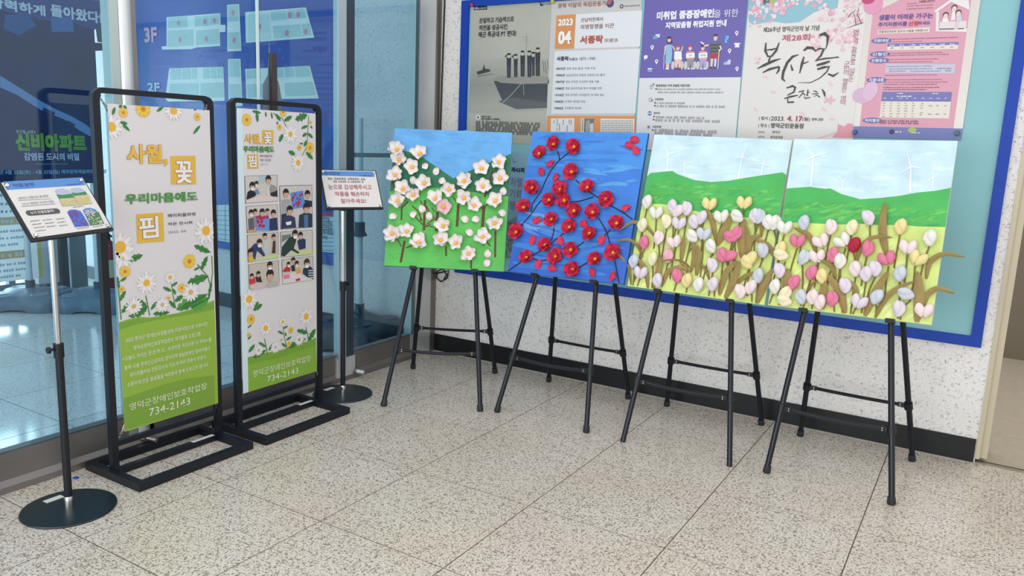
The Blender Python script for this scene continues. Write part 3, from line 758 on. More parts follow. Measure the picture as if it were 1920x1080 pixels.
# small icons
for x, y in ((172, 352), (205, 458), (806, 245), (752, 378), (808, 512)):
    EL(x, y, 13, 13, (240, 240, 244), 3); PX([(x - 10, y + 7), (x + 10, y + 7), (x, y + 26)], (240, 240, 244), 3); EL(x, y, 6, 6, (104, 92, 172), 4)
EL(124, 428, 15, 15, (240, 240, 244), 3); PX([(112, 436), (124, 442), (112, 450)], (240, 240, 244), 3)
PX([(178, 272), (212, 270), (212, 292), (178, 297)], (90, 168, 220)); PX([(196, 258), (230, 255), (228, 280), (198, 284)], (226, 226, 236), 2)
PX([(138, 512), (172, 512), (172, 522), (138, 522)], (240, 240, 244)); PX([(138, 528), (172, 528), (172, 538), (138, 538)], (120, 190, 226))
PX([(788, 322), (830, 322), (832, 334), (822, 335), (826, 355), (790, 355), (796, 335), (786, 334)], (240, 240, 244))
PX([(708, 470), (742, 458), (762, 446), (758, 484), (708, 487)], (160, 196, 232)); PX([(738, 450), (762, 446), (758, 484), (738, 484)], (206, 210, 228), 4)
# marks of the lower half
EL(165, 652, 14, 17, (150, 150, 154), 2); EL(165, 652, 10, 12, (226, 225, 226), 3); EL(165, 648, 4, 5, (110, 110, 116), 4); EL(183, 632, 7, 8, (70, 150, 150), 4)
PX([(148, 735), (168, 733), (168, 762), (146, 764)], (150, 160, 164), 2); PX([(152, 742), (165, 741), (164, 757), (150, 758)], (226, 225, 226), 3); EL(170, 752, 8, 9, (130, 140, 146), 4)
EL(153, 850, 15, 17, (52, 110, 160), 2); PX([(142, 845), (164, 844), (164, 855), (142, 856)], (196, 214, 230), 3)
PX([(134, 940), (158, 938), (156, 966), (132, 968)], (190, 192, 196), 2); EL(145, 952, 6, 7, (80, 84, 92), 3)
P.build('small_artwork', pc)
P = Print(fc)
slanted(P, '미취업 중증장애인', (208, 145), (632, 133), 58, (246, 245, 250), 0.10, 5, zc)
slanted(P, '을 위한', (635, 131), (815, 128), 58, (240, 238, 248), 0.0, 5, zc)
slanted(P, '지역맞춤형 취업지원 안내', (273, 212), (726, 198), 46, (246, 245, 250), 0.09, 5, zc)
P.ptext('?', (716, 320), (748, 270), (90, 184, 226), 0.12, 4, zc)
P.ptext('구직', (447, 424), (468, 410), (70, 70, 80), 0.0, 9, zc); P.ptext('상담지원', (532, 422), (576, 408), (70, 70, 80), 0.0, 9, zc)
slanted(P, '중증장애인 지역 맞춤형 취업지원?', (200, 655), (456, 648), 19, (74, 74, 80), 0.04, 5, zc)
slanted(P, '신청방법', (192, 754), (254, 752), 17, (74, 74, 80), 0.04, 5, zc)
slanted(P, '참여자', (184, 858), (230, 856), 17, (74, 74, 80), 0.04, 5, zc)
slanted(P, '사업주체', (173, 960), (237, 958), 17, (74, 74, 80), 0.04, 5, zc)
for k, (x0, x1, y) in enumerate(((210, 685, 674), (212, 710, 698), (206, 424, 778), (206, 745, 803), (200, 592, 886), (195, 715, 910), (188, 672, 988), (188, 640, 1012))):
    P.pbars((x0, y), (x1, y - 12), (168, 164, 170), 5, zc, 40 + k)
for x, y in ((202, 667), (194, 771), (193, 793), (186, 874), (183, 897), (176, 974)):
    a = fc.uv(*zc(x, y)); P.ell(a[0], a[1], 0.005, 0.005, (60, 60, 66), 5, 8)
P.build('small_print', pc)

# --- spring festival poster
d0, d1 = wx(1402, 30)[0], wx(1618, 30)[0]
pd, fd = poster('white spring festival poster with pink blossoms and brush lettering', d0, d1 + 0.02, 1.15, 2.34, 0.0125, (226, 222, 220), 'poster_festival')
zd = zoom(1390, 0, 4.0)
P = Print(fd)
P.px([(52, 0), (280, 0), (730, 0), (720, 60), (600, 95), (545, 120), (440, 165), (330, 175), (230, 160), (90, 185), (55, 165)], (142, 190, 206), 1, zd)
P.px([(440, 165), (545, 95), (610, 70), (730, 90), (640, 130), (560, 155)], (226, 222, 220), 2, zd)
rnd = random.Random(5)
pinks = ((234, 192, 206), (238, 206, 214), (230, 178, 194), (240, 218, 222), (226, 164, 180))
def blob(x, y, r, col, l):
    a = fd.uv(*zd(x, y)); P.ell(a[0], a[1], r, r, col, l, 9)
for k in range(150):
    x = rnd.uniform(60, 330) if k % 2 else rnd.uniform(250, 640); y = rnd.uniform(-60, 130) if x < 330 else rnd.uniform(-80, 50)
    if y > 100 and x > 250: continue
    blob(x, y, rnd.uniform(0.004, 0.013), pinks[k % 5], 2 + k % 3)
for k in range(30): blob(rnd.uniform(60, 230), rnd.uniform(90, 205), rnd.uniform(0.003, 0.009), pinks[k % 5], 3 + k % 2)
for k in range(70): blob(rnd.uniform(770, 905), rnd.uniform(-20, 180), rnd.uniform(0.003, 0.008), pinks[k % 5], 3 + k % 2)
for cx, cy, R_ in ((745, 200, 70), (560, 320, 55), (785, 320, 55), (640, 110, 50), (850, 290, 60), (690, 270, 45)):
    for k in range(14): blob(cx + rnd.uniform(-R_, R_), cy + rnd.uniform(-R_, R_), rnd.uniform(0.006, 0.013), pinks[k % 5], 3 + k % 2)
for pts in (((915, 170), (850, 190), (780, 215)), ((860, 185), (855, 140), (840, 90)), ((900, 175), (870, 110), (880, 60)), ((800, 130), (830, 95), (860, 75))):
    P.line([fd.uv(*zd(*q)) for q in pts], [0.004, 0.003, 0.0015], (70, 60, 58), 5)
P.px([(680, 1030), (720, 990), (725, 930), (770, 950), (800, 925), (840, 930), (830, 1000), (850, 1035)], (226, 150, 168), 3, zd)
P.px([(570, 1035), (720, 985), (725, 1000), (600, 1035)], (236, 190, 200), 2, zd)
for x, y, a_ in ((240, 690, .3), (105, 820, .9), (670, 630, .8), (660, 750, .1), (620, 820, .6), (180, 575, .2), (460, 850, .5), (680, 895, 0)):
    c = fd.uv(*zd(x, y)); P.ell(c[0], c[1], 0.016, 0.006, (236, 198, 208), 2, 10, -a_)
for k in range(5): c = fd.uv(*zd(660, 750)); P.ell(c[0] + .018 * math.cos(k * 1.256), c[1] + .012 * math.sin(k * 1.256), 0.013, 0.006, (232, 180, 196), 3, 8, k * 1.256)
for k in range(10): blob(125 + rnd.uniform(-18, 18), 460 + rnd.uniform(-25, 25), rnd.uniform(.003, .007), pinks[k % 5], 3)
blob(235, 8, 0.012, (170, 196, 70), 6)
P.build('small_artwork', pd)
P = Print(fd)
ink = (52, 48, 48)
def brush(pts, ws): P.line([fd.uv(*zd(*q)) for q in pts], [w * 0.00062 for w in ws], ink, 5)
# brush-written title
brush([(185, 320), (180, 380), (200, 425)], [10, 20, 12]); brush([(285, 318), (262, 380), (225, 425)], [8, 20, 14]); brush([(190, 375), (230, 372), (265, 362)], [8, 14, 8]); brush([(195, 425), (235, 420)], [12, 12])
brush([(218, 425), (208, 455), (205, 480)], [10, 16, 12]); brush([(120, 515), (170, 490), (240, 458), (295, 440)], [6, 22, 22, 6]); brush([(160, 545), (210, 520), (285, 500)], [8, 20, 14]); brush([(285, 500), (280, 530), (262, 555)], [14, 18, 6])
brush([(430, 410), (385, 425), (345, 470), (315, 540), (308, 590), (328, 610)], [6, 20, 22, 22, 20, 8]); brush([(372, 485), (385, 530)], [8, 18]); brush([(470, 425), (455, 480), (438, 550)], [10, 22, 8]); brush([(455, 480), (505, 462)], [14, 6])
brush([(468, 380), (495, 358), (535, 360), (560, 385)], [14, 24, 22, 8]); brush([(585, 265), (625, 252), (650, 275), (645, 330), (632, 370)], [16, 30, 24, 12, 6])
brush([(550, 385), (585, 365), (620, 368), (595, 420), (555, 460)], [6, 16, 20, 16, 8]); brush([(560, 455), (620, 440), (680, 435), (725, 428), (735, 436)], [8, 14, 10, 10, 3])
brush([(565, 490), (620, 475), (665, 460)], [18, 22, 12]); brush([(570, 520), (620, 505), (660, 500), (640, 540), (590, 585), (520, 620), (425, 620)], [16, 20, 16, 12, 8, 7, 3]); brush([(650, 555), (690, 570), (730, 545)], [12, 20, 6])
brush([(340, 660), (385, 645), (405, 655), (395, 690), (345, 715)], [10, 18, 18, 14, 8]); brush([(322, 740), (370, 725), (425, 715)], [8, 16, 8]); brush([(350, 740), (348, 768), (395, 765)], [10, 14, 14])
brush([(430, 690), (470, 680), (460, 700), (430, 735)], [8, 12, 10, 6]); brush([(465, 700), (480, 715)], [6, 10]); brush([(500, 670), (495, 720)], [8, 12]); brush([(495, 695), (515, 690)], [8, 5]); brush([(470, 725), (480, 738), (520, 730)], [6, 10, 6])
brush([(540, 680), (570, 690)], [6, 10]); brush([(530, 705), (580, 700), (545, 725)], [6, 12, 6]); brush([(560, 710), (590, 728)], [6, 10]); brush([(605, 668), (622, 695), (628, 725)], [6, 18, 8])
slanted(P, '제26주년 영덕군민의 날 기념', (165, 240), (582, 232), 38, (66, 60, 60), 0.03, 5, zd)
slanted(P, '제28회', (305, 308), (512, 308), 50, (196, 74, 110), 0.04, 5, zd)
slanted(P, '영덕', (162, 32), (208, 30), 34, (70, 64, 60), 0.05, 8, zd)
slanted(P, '| 일시 |', (132, 902), (213, 904), 30, (70, 66, 66), 0.03, 5, zd)
slanted(P, '2023.', (222, 905), (325, 906), 32, (70, 66, 66), 0.03, 5, zd)
slanted(P, '4. 17', (345, 908), (455, 910), 38, (168, 52, 60), 0.10, 5, zd)
slanted(P, '(월) 09:30', (457, 910), (612, 912), 30, (70, 66, 66), 0.03, 5, zd)
slanted(P, '| 장소 |', (128, 956), (208, 958), 30, (70, 66, 66), 0.03, 5, zd)
slanted(P, '영덕군민운동장', (220, 960), (468, 962), 36, (60, 56, 56), 0.06, 5, zd)
slanted(P, '|주최|', (126, 1000), (172, 1001), 18, (110, 106, 106), 0.02, 5, zd); slanted(P, '영덕군', (232, 1000), (292, 1001), 20, (100, 96, 96), 0.03, 5, zd)
slanted(P, '|주관|', (126, 1036), (172, 1037), 18, (110, 106, 106), 0.02, 5, zd); slanted(P, '영덕문화원', (216, 1038), (310, 1040), 20, (100, 96, 96), 0.03, 5, zd)
for s, x, y in ([(ch, 862 - k * 3.6, 240 + k * 32) for k, ch in enumerate('변화의 화합으로 이루는')] + [(ch, 792 - k * 3.4, 480 + k * 32) for k, ch in enumerate('군민이 행복한 영덕')]):
    if s == ' ': continue
    c = fd.uv(*zd(x, y)); P.text(s, c[0] - 0.012, c[1] - 0.013, c[0] + 0.012, c[1] + 0.013, (168, 110, 128), 0.0, 5)
P.build('small_print', pd)

# --- pink housing benefit poster
f1 = wx(1822, 120)[0]
e0 = wx(1613, 130)[0]
zf0 = wx(1700, 260)[1]
pe, fe_ = poster('pink housing benefit notice with tables and house drawing, rightmost on board', e0, f1, zf0, 2.345, 0.0150, (222, 214, 208), 'poster_cream', 0.22)
zf = zoom(1600, 0, 8.0); zf2 = zoom(1600, 110, 6.75)
P = Print(fe_); We = (f1 - e0) / 2
pink = (220, 158, 178)
pl = fe_.uv(*zf(250, 560))[0]; pr = fe_.uv(*zf(1690, 560))[0]; yb = fe_.uv(*zf2(700, 870))[1]
P.rect(pl, yb, pr, 2.345 - zf0, pink, 1)
P.rect(-We, 0.0, We, yb, (112, 120, 184), 2)
P.px([(360, 160), (700, 0), (200, 0), (160, 120)], (222, 214, 208), 2, zf)
P.px([(1210, 165), (1450, 0), (1730, 0), (1745, 150), (1470, 30), (1240, 190)], (236, 230, 230), 3, zf)
P.px([(1240, 190), (1290, 170), (1280, 430), (1710, 430), (1705, 480), (1235, 470)], (232, 226, 226), 3, zf)
P.px([(1300, 330), (1700, 310), (1690, 430), (1290, 430)], (228, 218, 220), 3, zf)
P.px([(1285, 430), (1510, 425), (1510, 442), (1285, 448)], (90, 84, 92), 4, zf); P.px([(1570, 425), (1660, 420), (1660, 436), (1570, 440)], (90, 84, 92), 4, zf)
for x, y in ((1385, 225), (1515, 115), (1578, 190)):
    c = fe_.uv(*zf(x, y)); P.ell(c[0], c[1], 0.013, 0.014, (66, 56, 66), 5, 12); c = fe_.uv(*zf(x, y + 18)); P.ell(c[0], c[1], 0.010, 0.012, (236, 208, 200), 6, 10)
P.px([(1350, 260), (1410, 255), (1430, 330), (1330, 335)], (240, 238, 238), 5, zf); P.px([(1490, 150), (1530, 150), (1530, 300), (1460, 310)], (238, 232, 234), 5, zf); P.px([(1550, 230), (1620, 230), (1630, 310), (1545, 320)], (206, 206, 222), 5, zf); P.px([(1530, 320), (1580, 320), (1560, 440), (1520, 440)], (226, 200, 206), 6, zf)
c = fe_.uv(*zf(300, 60)); P.ell(c[0], c[1], 0.045, 0.05, (226, 150, 186), 4, 18)
c = fe_.uv(*zf(225, 0)); P.ell(c[0], c[1], 0.03, 0.02, (190, 60, 110), 5, 12)
P.px([(370, 455), (1145, 408), (1142, 482), (360, 512)], (230, 220, 210), 3, zf)
c = fe_.uv(*zf2(130, 465)); P.ell(c[0], c[1], 0.052, 0.04, (214, 176, 206), 4, 18); c = fe_.uv(*zf2(215, 410)); P.ell(c[0], c[1], 0.034, 0.048, (220, 186, 212), 5, 16, -0.3)
P.px([(518, 655), (1582, 632), (1575, 672), (512, 700)], (112, 112, 178), 3, zf); P.px([(512, 700), (1575, 672), (1570, 735), (508, 755)], (232, 222, 208), 3, zf)
for x, y in ((420, 610), (398, 815), (385, 908)):
    c = fe_.uv(*zf(x, y)); P.ell(c[0], c[1], 0.046, 0.014, (92, 100, 168), 3, 16)
for x, y in ((292, 270), (240, 782)):
    c = fe_.uv(*zf2(x, y)); P.ell(c[0], c[1], 0.046, 0.014, (92, 100, 168), 3, 16)
P.px([(415, 65), (1295, 70), (1280, 190), (400, 180)], (198, 196, 216), 3, zf2)
P.px([(370, 420), (1248, 422), (1235, 545), (355, 540)], (112, 112, 178), 3, zf2); P.px([(355, 540), (1235, 545), (1210, 758), (330, 745)], (230, 222, 210), 3, zf2)
c = fe_.uv(*zf2(488, 925)); P.ell(c[0], c[1], 0.013, 0.013, (40, 48, 90), 4, 12)
c = fe_.uv(*zf2(745, 905)); P.ell(c[0], c[1], 0.020, 0.014, (170, 190, 96), 4, 12)
P.build('small_artwork', pe)
P = Print(fe_)
slanted(P, '1600-0777', (990, 45), (1222, 28), 34, (120, 66, 96), 0.06, 5, zf)
P.pbars((810, 62), (960, 45), (150, 90, 116), 5, zf, 1); P.pbars((805, 98), (1210, 70), (150, 90, 116), 5, zf, 2); P.pbars((795, 142), (1205, 112), (140, 84, 110), 5, zf, 3)
slanted(P, '생활이 어려운 가구는', (385, 310), (1188, 268), 78, (96, 66, 150), 0.07, 5, zf)
slanted(P, '주거지원비를', (372, 402), (800, 388), 64, (92, 66, 150), 0.06, 5, zf)
slanted(P, '신청', (825, 392), (970, 382), 68, (206, 52, 72), 0.08, 5, zf)
slanted(P, '하세요', (975, 376), (1150, 368), 52, (96, 80, 160), 0.06, 5, zf)
slanted(P, '전월세임대료와 집수리 비용을 지원합니다', (380, 498), (1118, 470), 36, (130, 110, 104), 0.03, 5, zf)
rows = ((530, 1560, 596, 'a'), (530, 1045, 636, 'a'), (508, 1335, 806, 'a'), (502, 1435, 838, 'a'), (500, 1285, 900, 'a'), (490, 1195, 940, 'a'))
for k, (x0, x1, y, _) in enumerate(rows): P.pbars((x0, y), (x1, y - 18), (140, 80, 112), 5, zf, 60 + k)
rows = ((425, 1000, 105), (455, 1000, 136), (1060, 1240, 131), (455, 665, 165), (722, 1110, 165), (1165, 1255, 160), (398, 1072, 216), (390, 1130, 272), (388, 1205, 303), (384, 1068, 332), (378, 1098, 370), (378, 945, 398), (330, 828, 795), (330, 845, 822))
for k, (x0, x1, y) in enumerate(rows): P.pbars((x0, y), (x1, y - 14), (146, 84, 118) if k > 5 else (120, 112, 150), 5, zf2, 80 + k)
for r_ in range(6):
    for q in range(5): P.pbars((372 - r_ * 2 + q * 93, 566 + r_ * 34), (410 - r_ * 2 + q * 93, 554 + r_ * 34), (160, 152, 146), 5, zf2, r_ * 7 + q)
for x, y in ((860, 572), (845, 600), (845, 632), (845, 690), (840, 715), (955, 602), (1052, 600), (1150, 602), (945, 708), (1040, 708), (1145, 708)): P.pbars((x, y), (x + 50, y - 14), (150, 144, 140), 5, zf2, x)
for q in range(9): P.pbars((378 + q * 97, 508), (430 + q * 97, 494), (206, 206, 236), 5, zf2, q)
P.pbars((555, 448), (645, 432), (230, 228, 244), 5, zf2, 2); P.pbars((550, 484), (745, 468), (230, 228, 244), 5, zf2, 3); P.pbars((1000, 448), (1090, 432), (230, 228, 244), 5, zf2, 4)
for q in range(7): P.pbars((545 + q * 150, 690 - q * 3), (640 + q * 150, 668 - q * 3), (226, 222, 240), 5, zf, q); P.pbars((555 + q * 150, 730 - q * 3), (620 + q * 150, 714 - q * 3), (150, 150, 130), 5, zf, 30 + q)
for (x, y, s) in ((420, 610, '지원대상'), (398, 815, '신청인'), (385, 908, '신청장소')):
    c = fe_.uv(*zf(x, y)); P.text(s, c[0] - .034, c[1] - .008, c[0] + .034, c[1] + .008, (236, 234, 246), .05, 6)
for (x, y, s) in ((292, 270, '지원내용'), (240, 782, '처리절차')):
    c = fe_.uv(*zf2(x, y)); P.text(s, c[0] - .034, c[1] - .008, c[0] + .034, c[1] + .008, (236, 234, 246), .05, 6)
P.pbars((528, 935), (632, 915), (226, 224, 238), 5, zf2, 8); P.pbars((735, 945), (850, 932), (226, 224, 238), 5, zf2, 9)
P.build('small_print', pe)

# --- pale blue event poster half hidden between two paintings
zh = zoom(940, 260, 4.157)
h0 = wx(*zh(30, 500))[0]; hz1 = wx(*zh(150, 112))[1]; hz0 = wx(*zh(60, 920))[1]
ph, fh = poster('pale blue poster showing only a strip between the blossom and camellia paintings', h0 - 0.12, h0 + 0.50, hz0, hz1, 0.0125, (146, 186, 206), 'poster_pale_blue', noise=(2.5, 0.12))
P = Print(fh)
P.px([(50, 640), (140, 600), (140, 930), (20, 930)], (134, 142, 144), 1, zh)
rnd = random.Random(3)
for k in range(60):
    c = fh.uv(*zh(rnd.uniform(25, 90), rnd.uniform(770, 915))); P.ell(c[0], c[1], rnd.uniform(.004, .01), rnd.uniform(.004, .01), (110, 114, 112) if k % 2 else (164, 168, 164), 2, 7)
P.line([fh.uv(*zh(85, 150)), fh.uv(*zh(100, 185)), fh.uv(*zh(118, 178))], 0.003, (80, 100, 116), 2)
for y in (292, 384, 480, 572): P.px([(60, y), (160, y + 2), (160, y + 4), (60, y + 2)], (180, 204, 216), 2, zh)
P.build('small_artwork', ph)
P = Print(fh)
P.ptext('제43회', (78, 258), (180, 228), (40, 52, 66), 0.09, 4, zh)
P.ptext('차별', (70, 372), (165, 305), (136, 110, 158), 0.0, 4, zh)
P.ptext('기회', (64, 460), (155, 398), (136, 110, 158), 0.0, 4, zh)
P.ptext('행복', (62, 552), (160, 492), (136, 110, 158), 0.0, 4, zh)
P.pbars((50, 668), (125, 655), (86, 96, 108), 4, zh, 4)
P.build('small_print', ph)

# --- pins
def pin(label, x, y, col, nm, ratio=1.0):
    q = wx(x, y)
    t = thing('push_pin', label, 'pin', (q[0], YW - 0.015, q[1]), group='push pins on the notice board')
    m = MB(); m.lathe([(0.0, 0.0), (0.011, 0.0), (0.012, 0.004), (0.007, 0.008), (0.007, 0.016), (0.011, 0.020), (0.010, 0.024), (0.0, 0.025)], 16)
    me = m.mesh('pin_head', smooth=True)
    for v in me.vertices: v.co = Vector((v.co.x, -v.co.z, v.co.y))
    put('pin_head', me, mat(nm, col, 0.3), t)
pin('pink push pin at the top corner of the sepia sailor poster', *za(117, 42), (206, 40, 96), 'pin_pink')
pin('yellow push pin between the sepia poster and orange block poster', *zb9(352, 28), (206, 196, 50), 'pin_yellow')
pin('blue push pin at lower left of the pink notice', *zf2(22, 930), (30, 56, 150), 'pin_blue')
pin('green push pin at lower right of the pink notice', *zf2(1315, 945), (20, 92, 84), 'pin_green')
# ================================================================== easels and paintings
TILT = 0.298
FOOT = {1: ((-0.095, -0.012), (0.386, 0.254), (-0.434, 0.679), (0.047, 0.937)),
        2: ((0.467, 0.300), (1.016, 0.321), (0.418, 0.995), (0.969, 0.995)),
        3: ((1.227, 0.318), (1.776, 0.339), (1.206, 1.011), (1.755, 1.031)),
        4: ((1.943, 0.368), (2.487, 0.351), (1.971, 0.988), (2.517, 0.975))}
# canvas: centre of lower edge, yaw, tilt, roll, width
CANV = {1: (0.0589, 0.3218, 0.7685, 0.4752, 0.3044, 0.0013, 0.695), 2: (0.7643, 0.4542, 0.7863, 0.0274, 0.3088, 0.0171, 0.695),
        3: (1.4709, 0.5096, 0.7769, 0.0337, 0.2872, -0.0110, 0.704), 4: (2.1919, 0.4858, 0.7871, -0.0337, 0.2944, 0.0194, 0.695)}
CH = 0.82; CT = 0.022
def canvas_frame(k):
    x, y, z, yaw, tilt, roll, w = CANV[k]
    ex = np.array([math.cos(yaw), math.sin(yaw), 0]); n = np.array([-math.sin(yaw), math.cos(yaw), 0]); up = np.array([0, 0, 1.0])
    ey = math.cos(tilt) * up + math.sin(tilt) * n
    a = math.cos(roll) * ex + math.sin(roll) * ey; b = -math.sin(roll) * ex + math.cos(roll) * ey
    return Frame((x, y, z), a, b)
CF = {k: canvas_frame(k) for k in CANV}
M_leg = mat('easel_black', (20, 24, 34), 0.32, spec=0.32)
M_cap = mat('rubber_cap', (36, 38, 44), 0.7)
M_rivet = mat('rivet_steel', (186, 184, 180), 0.3, 0.9)
ENAME = {1: 'black folding easel under the white blossom painting, turned at the corner', 2: 'black folding easel under the blue painting of red camellias',
         3: 'black folding easel without foot caps in front, under the left tulip painting', 4: 'black folding easel under the rightmost tulip painting, nearest the corridor'}
for k in (1, 2, 3, 4):
    F = [Vector((x, y, 0)) for x, y in FOOT[k]]
    cen = (F[0] + F[1] + F[2] + F[3]) / 4
    t = thing('easel', ENAME[k], 'easel', tuple(cen), group='black folding display easels')
    fr = CF[k]
    back = Vector(fr.n * -1.0); o = Vector(fr.o); ex = Vector(fr.ex); ey = Vector(fr.ey)
    hx = {1: 0.178, 2: 0.178, 3: 0.186, 4: 0.185}[k]
    tops = []
    for s, f in ((-1, F[0]), (1, F[1])):
        p = o + ex * (s * hx) + back * (CT + 0.0155)          # where the leg passes the lower edge of the canvas
        foot = f + Vector((0, 0, 0.012))
        d = (p - foot)
        top = p + ey * 0.50 - ex * (s * 0.050)
        caps = not (k == 3)
        pts = [foot if caps else foot - Vector((0, 0, 0.012)), p, top]
        MB().tube([v - cen for v in pts], 0.0135, 12).build('leg', M_leg, t, smooth=True)
        if caps: MB().tube([f - cen, f - cen + d.normalized() * 0.006, f - cen + d.normalized() * 0.036], [0.014, 0.0185, 0.0165], 12).build('foot_cap', M_cap, t, smooth=True)
        # bracket that carries the canvas: arm under the edge and a lip in front
        m = MB(); m.box(-0.020, 0.020, -0.013, -0.002, -CT - 0.002, 0.006); m.box(-0.020, 0.020, -0.013, 0.006, 0.004, 0.008)
        br = m.build('canvas_bracket', M_blackp, t)
        mw = fr.matrix(); mw.translation = o + ex * (s * hx); br.matrix_world = Matrix.Translation(-cen) @ mw
        tops.append(top)
        clamp = foot + d * 0.395
        MB().tube([clamp - cen - d.normalized() * 0.018, clamp - cen + d.normalized() * 0.018], 0.0200, 12).build('clamp', M_blackp, t, smooth=True)
    hinge = []
    for s, f, top in ((-1, F[2], tops[0]), (1, F[3], tops[1])):
        q = top + back * 0.012
        d = q - f
        MB().tube([f + Vector((0, 0, 0.012)) - cen, q - cen], 0.0135, 12).build('leg', M_leg, t, smooth=True)
        MB().tube([f - cen, f - cen + d.normalized() * 0.006, f - cen + d.normalized() * 0.036], [0.014, 0.0185, 0.0165], 12).build('foot_cap', M_cap, t, smooth=True)
        clamp = f + d * (0.30 / d.z)
        MB().tube([clamp - cen - d.normalized() * 0.018, clamp - cen + d.normalized() * 0.018], 0.0200, 12).build('clamp', M_blackp, t, smooth=True)
        hinge.append(clamp)
    p0 = [F[0] + Vector((0, 0, .012)), F[1] + Vector((0, 0, .012))]
    fc_ = [p0[i] + ((o + ex * (s * hx) + back * (CT + .0155)) - p0[i]) * 0.395 for i, s in ((0, -1), (1, 1))]
    for (a, b), front in ((fc_, True), (hinge, False)):
        dirv = (b - a).normalized()
        side = Vector((dirv.y, -dirv.x, 0)) * 0.012
        for e, sg in ((a, 1), (b, -1)):
            lug = e + dirv * (sg * 0.028) + side * 0.3
            MB().box(-0.020, 0.020, -0.007, 0.007, -0.011, 0.011).build('clamp_lug', M_blackp, t, bevel=0.002).matrix_local = Matrix.Translation(lug - cen) @ Matrix.Rotation(math.atan2(dirv.y, dirv.x), 4, 'Z')
            for dz in (-0.005, 0.005):
                c = lug + dirv * (sg * 0.008) + side * 0.62 + Vector((0, 0, dz))
                MB().tube([c - cen, c - cen + side.normalized() * 0.003], 0.003, 8).build('rivet', M_rivet, t)
        n = 9; pts = []
        sag = 0.010 if front else 0.003
        a2, b2 = a + dirv * 0.030, b - dirv * 0.030
        for i in range(n):
            u = i / (n - 1); pts.append(a2.lerp(b2, u) - cen - Vector((0, 0, sag * 4 * u * (1 - u))))
        MB().tube(pts, 0.0115, 10, flat=0.75).build('crossbar', M_leg, t, smooth=True)
    MB().tube([tops[0] - cen, tops[1] - cen], 0.010, 10).build('hinge_bar', M_leg, t, smooth=True)

M_paint = mat('canvas_paint', rough=0.55, attr=True, noise=(9, 0.13), bump=(160, 0.25))
M_cside = mat('canvas_edge', (206, 206, 200), 0.7)
PNAME = {1: 'painting of white paper blossoms over green hills, first from the glass', 2: 'blue painting covered in red paper camellias with yellow centres',
         3: 'painting of pastel paper tulips left of the one with the red tulip', 4: 'painting of pastel paper tulips with one dark red tulip, rightmost'}
PAINT = {}
EDGE = {1: (70, 150, 74), 2: (28, 92, 190), 3: (214, 226, 176), 4: (222, 226, 200)}
for k in (1, 2, 3, 4):
    fr = CF[k]
    t = thing('flower_painting', PNAME[k], 'painting', matrix=fr.matrix(), group='paper flower paintings on easels')
    w = CANV[k][6] / 2
    MB().box(-w, w, 0, CH, -CT, 0).build('canvas', mat('canvas_edge_%d' % k, EDGE[k], 0.7), t, bevel=0.002)
    PAINT[k] = t
def hill(P, pts, base, col, layer):
    P.poly(pts + base, col, layer)
def cpoly(P, z, pts, col, layer, w):
    out = []
    for p in pts:
        u = P.fr.uv(*z(*p)); out.append((min(max(u[0], -w + .0005), w - .0005), min(max(u[1], 0.0005), CH - .0005)))
    P.poly(out, col, layer)

def strokes(P, n, x0, x1, y0, y1, cols, wl, ww, layer, seed, ang=0.0):
    r = random.Random(seed)
    for _ in range(n):
        x, y = r.uniform(x0, x1), r.uniform(y0, y1); l = r.uniform(.4, 1) * wl; a = ang + r.uniform(-.2, .2)
        dx, dy = math.cos(a) * l / 2, math.sin(a) * l / 2
        if abs(x) + abs(dx) > max(abs(x0), abs(x1)) or y - abs(dy) < 0.004 or y + abs(dy) > CH - 0.004: continue
        P.line([(x - dx, y - dy), (x, y + r.uniform(-.003, .003)), (x + dx, y + dy)], [ww * .3, ww, ww * .3], r.choice(cols), layer)

# ---- petals shared by all blossoms
def petal_mesh(name, length, width, cup, ruffle, seed, tip=0.0, base_col=None, edge_col=None):
    r = random.Random(seed); nu, nv = 7, 7; V = []; Fc = []; C_ = []
    for i in range(nu):
        u = i / (nu - 1)
        prof = math.sin(math.pi * (0.07 + 0.79 * u ** 0.85)) ** 0.62
        for j in range(nv):
            v = j / (nv - 1) * 2 - 1
            x = u * length * (1 - 0.10 * (1 - abs(v)) * tip * (u > 0.9))
            x -= 0.24 * length * v * v * u * u
            y = v * width / 2 * prof
            z = cup * (u * u * 0.7 + 0.45 * v * v * u) + ruffle * math.sin(v * 5 + seed) * u * u + r.uniform(-1, 1) * ruffle * .35 * u
            V.append((x, y, z + 0.0006))
            k_ = max(0.0, 1 - 2.2 * u) ** 1.1; c = [base_col[q] * k_ + edge_col[q] * (1 - k_) for q in range(3)]
            C_.append(lin(c))
    for i in range(nu - 1):
        for j in range(nv - 1):
            a = i * nv + j; Fc.append((a, a + nv, a + nv + 1, a + 1))
    me = bpy.data.meshes.new(name); me.from_pydata(V, [], Fc)
    at = me.color_attributes.new('Col', 'FLOAT_COLOR', 'POINT')
    at.data.foreach_set('color', np.array(C_, np.float32).ravel())
    for p in me.polygons: p.use_smooth = True
    return me
M_paper_w = mat('paper_petal', rough=0.75, attr=True)
M_yellow = mat('pollen_yellow', (246, 200, 40), 0.6)
wp = [petal_mesh('petal', 0.054, 0.045, 0.024, 0.0045, s, 1.0, (226, 178, 194), (252, 246, 243)) for s in (1, 2, 3, 4)]
pp = [petal_mesh('petal', 0.049, 0.053, 0.018, 0.0040, s, 1.0, (222, 140, 168), (244, 206, 214)) for s in (5, 6)]
rp = [petal_mesh('petal', 0.046, 0.066, 0.016, 0.0050, s, 0.0, (168, 20, 54), (222, 40, 84)) for s in (1, 2, 3, 4)]
rp2 = [petal_mesh('petal', 0.032, 0.046, 0.016, 0.0040, s, 0.0, (160, 16, 48), (212, 34, 76)) for s in (7, 8)]
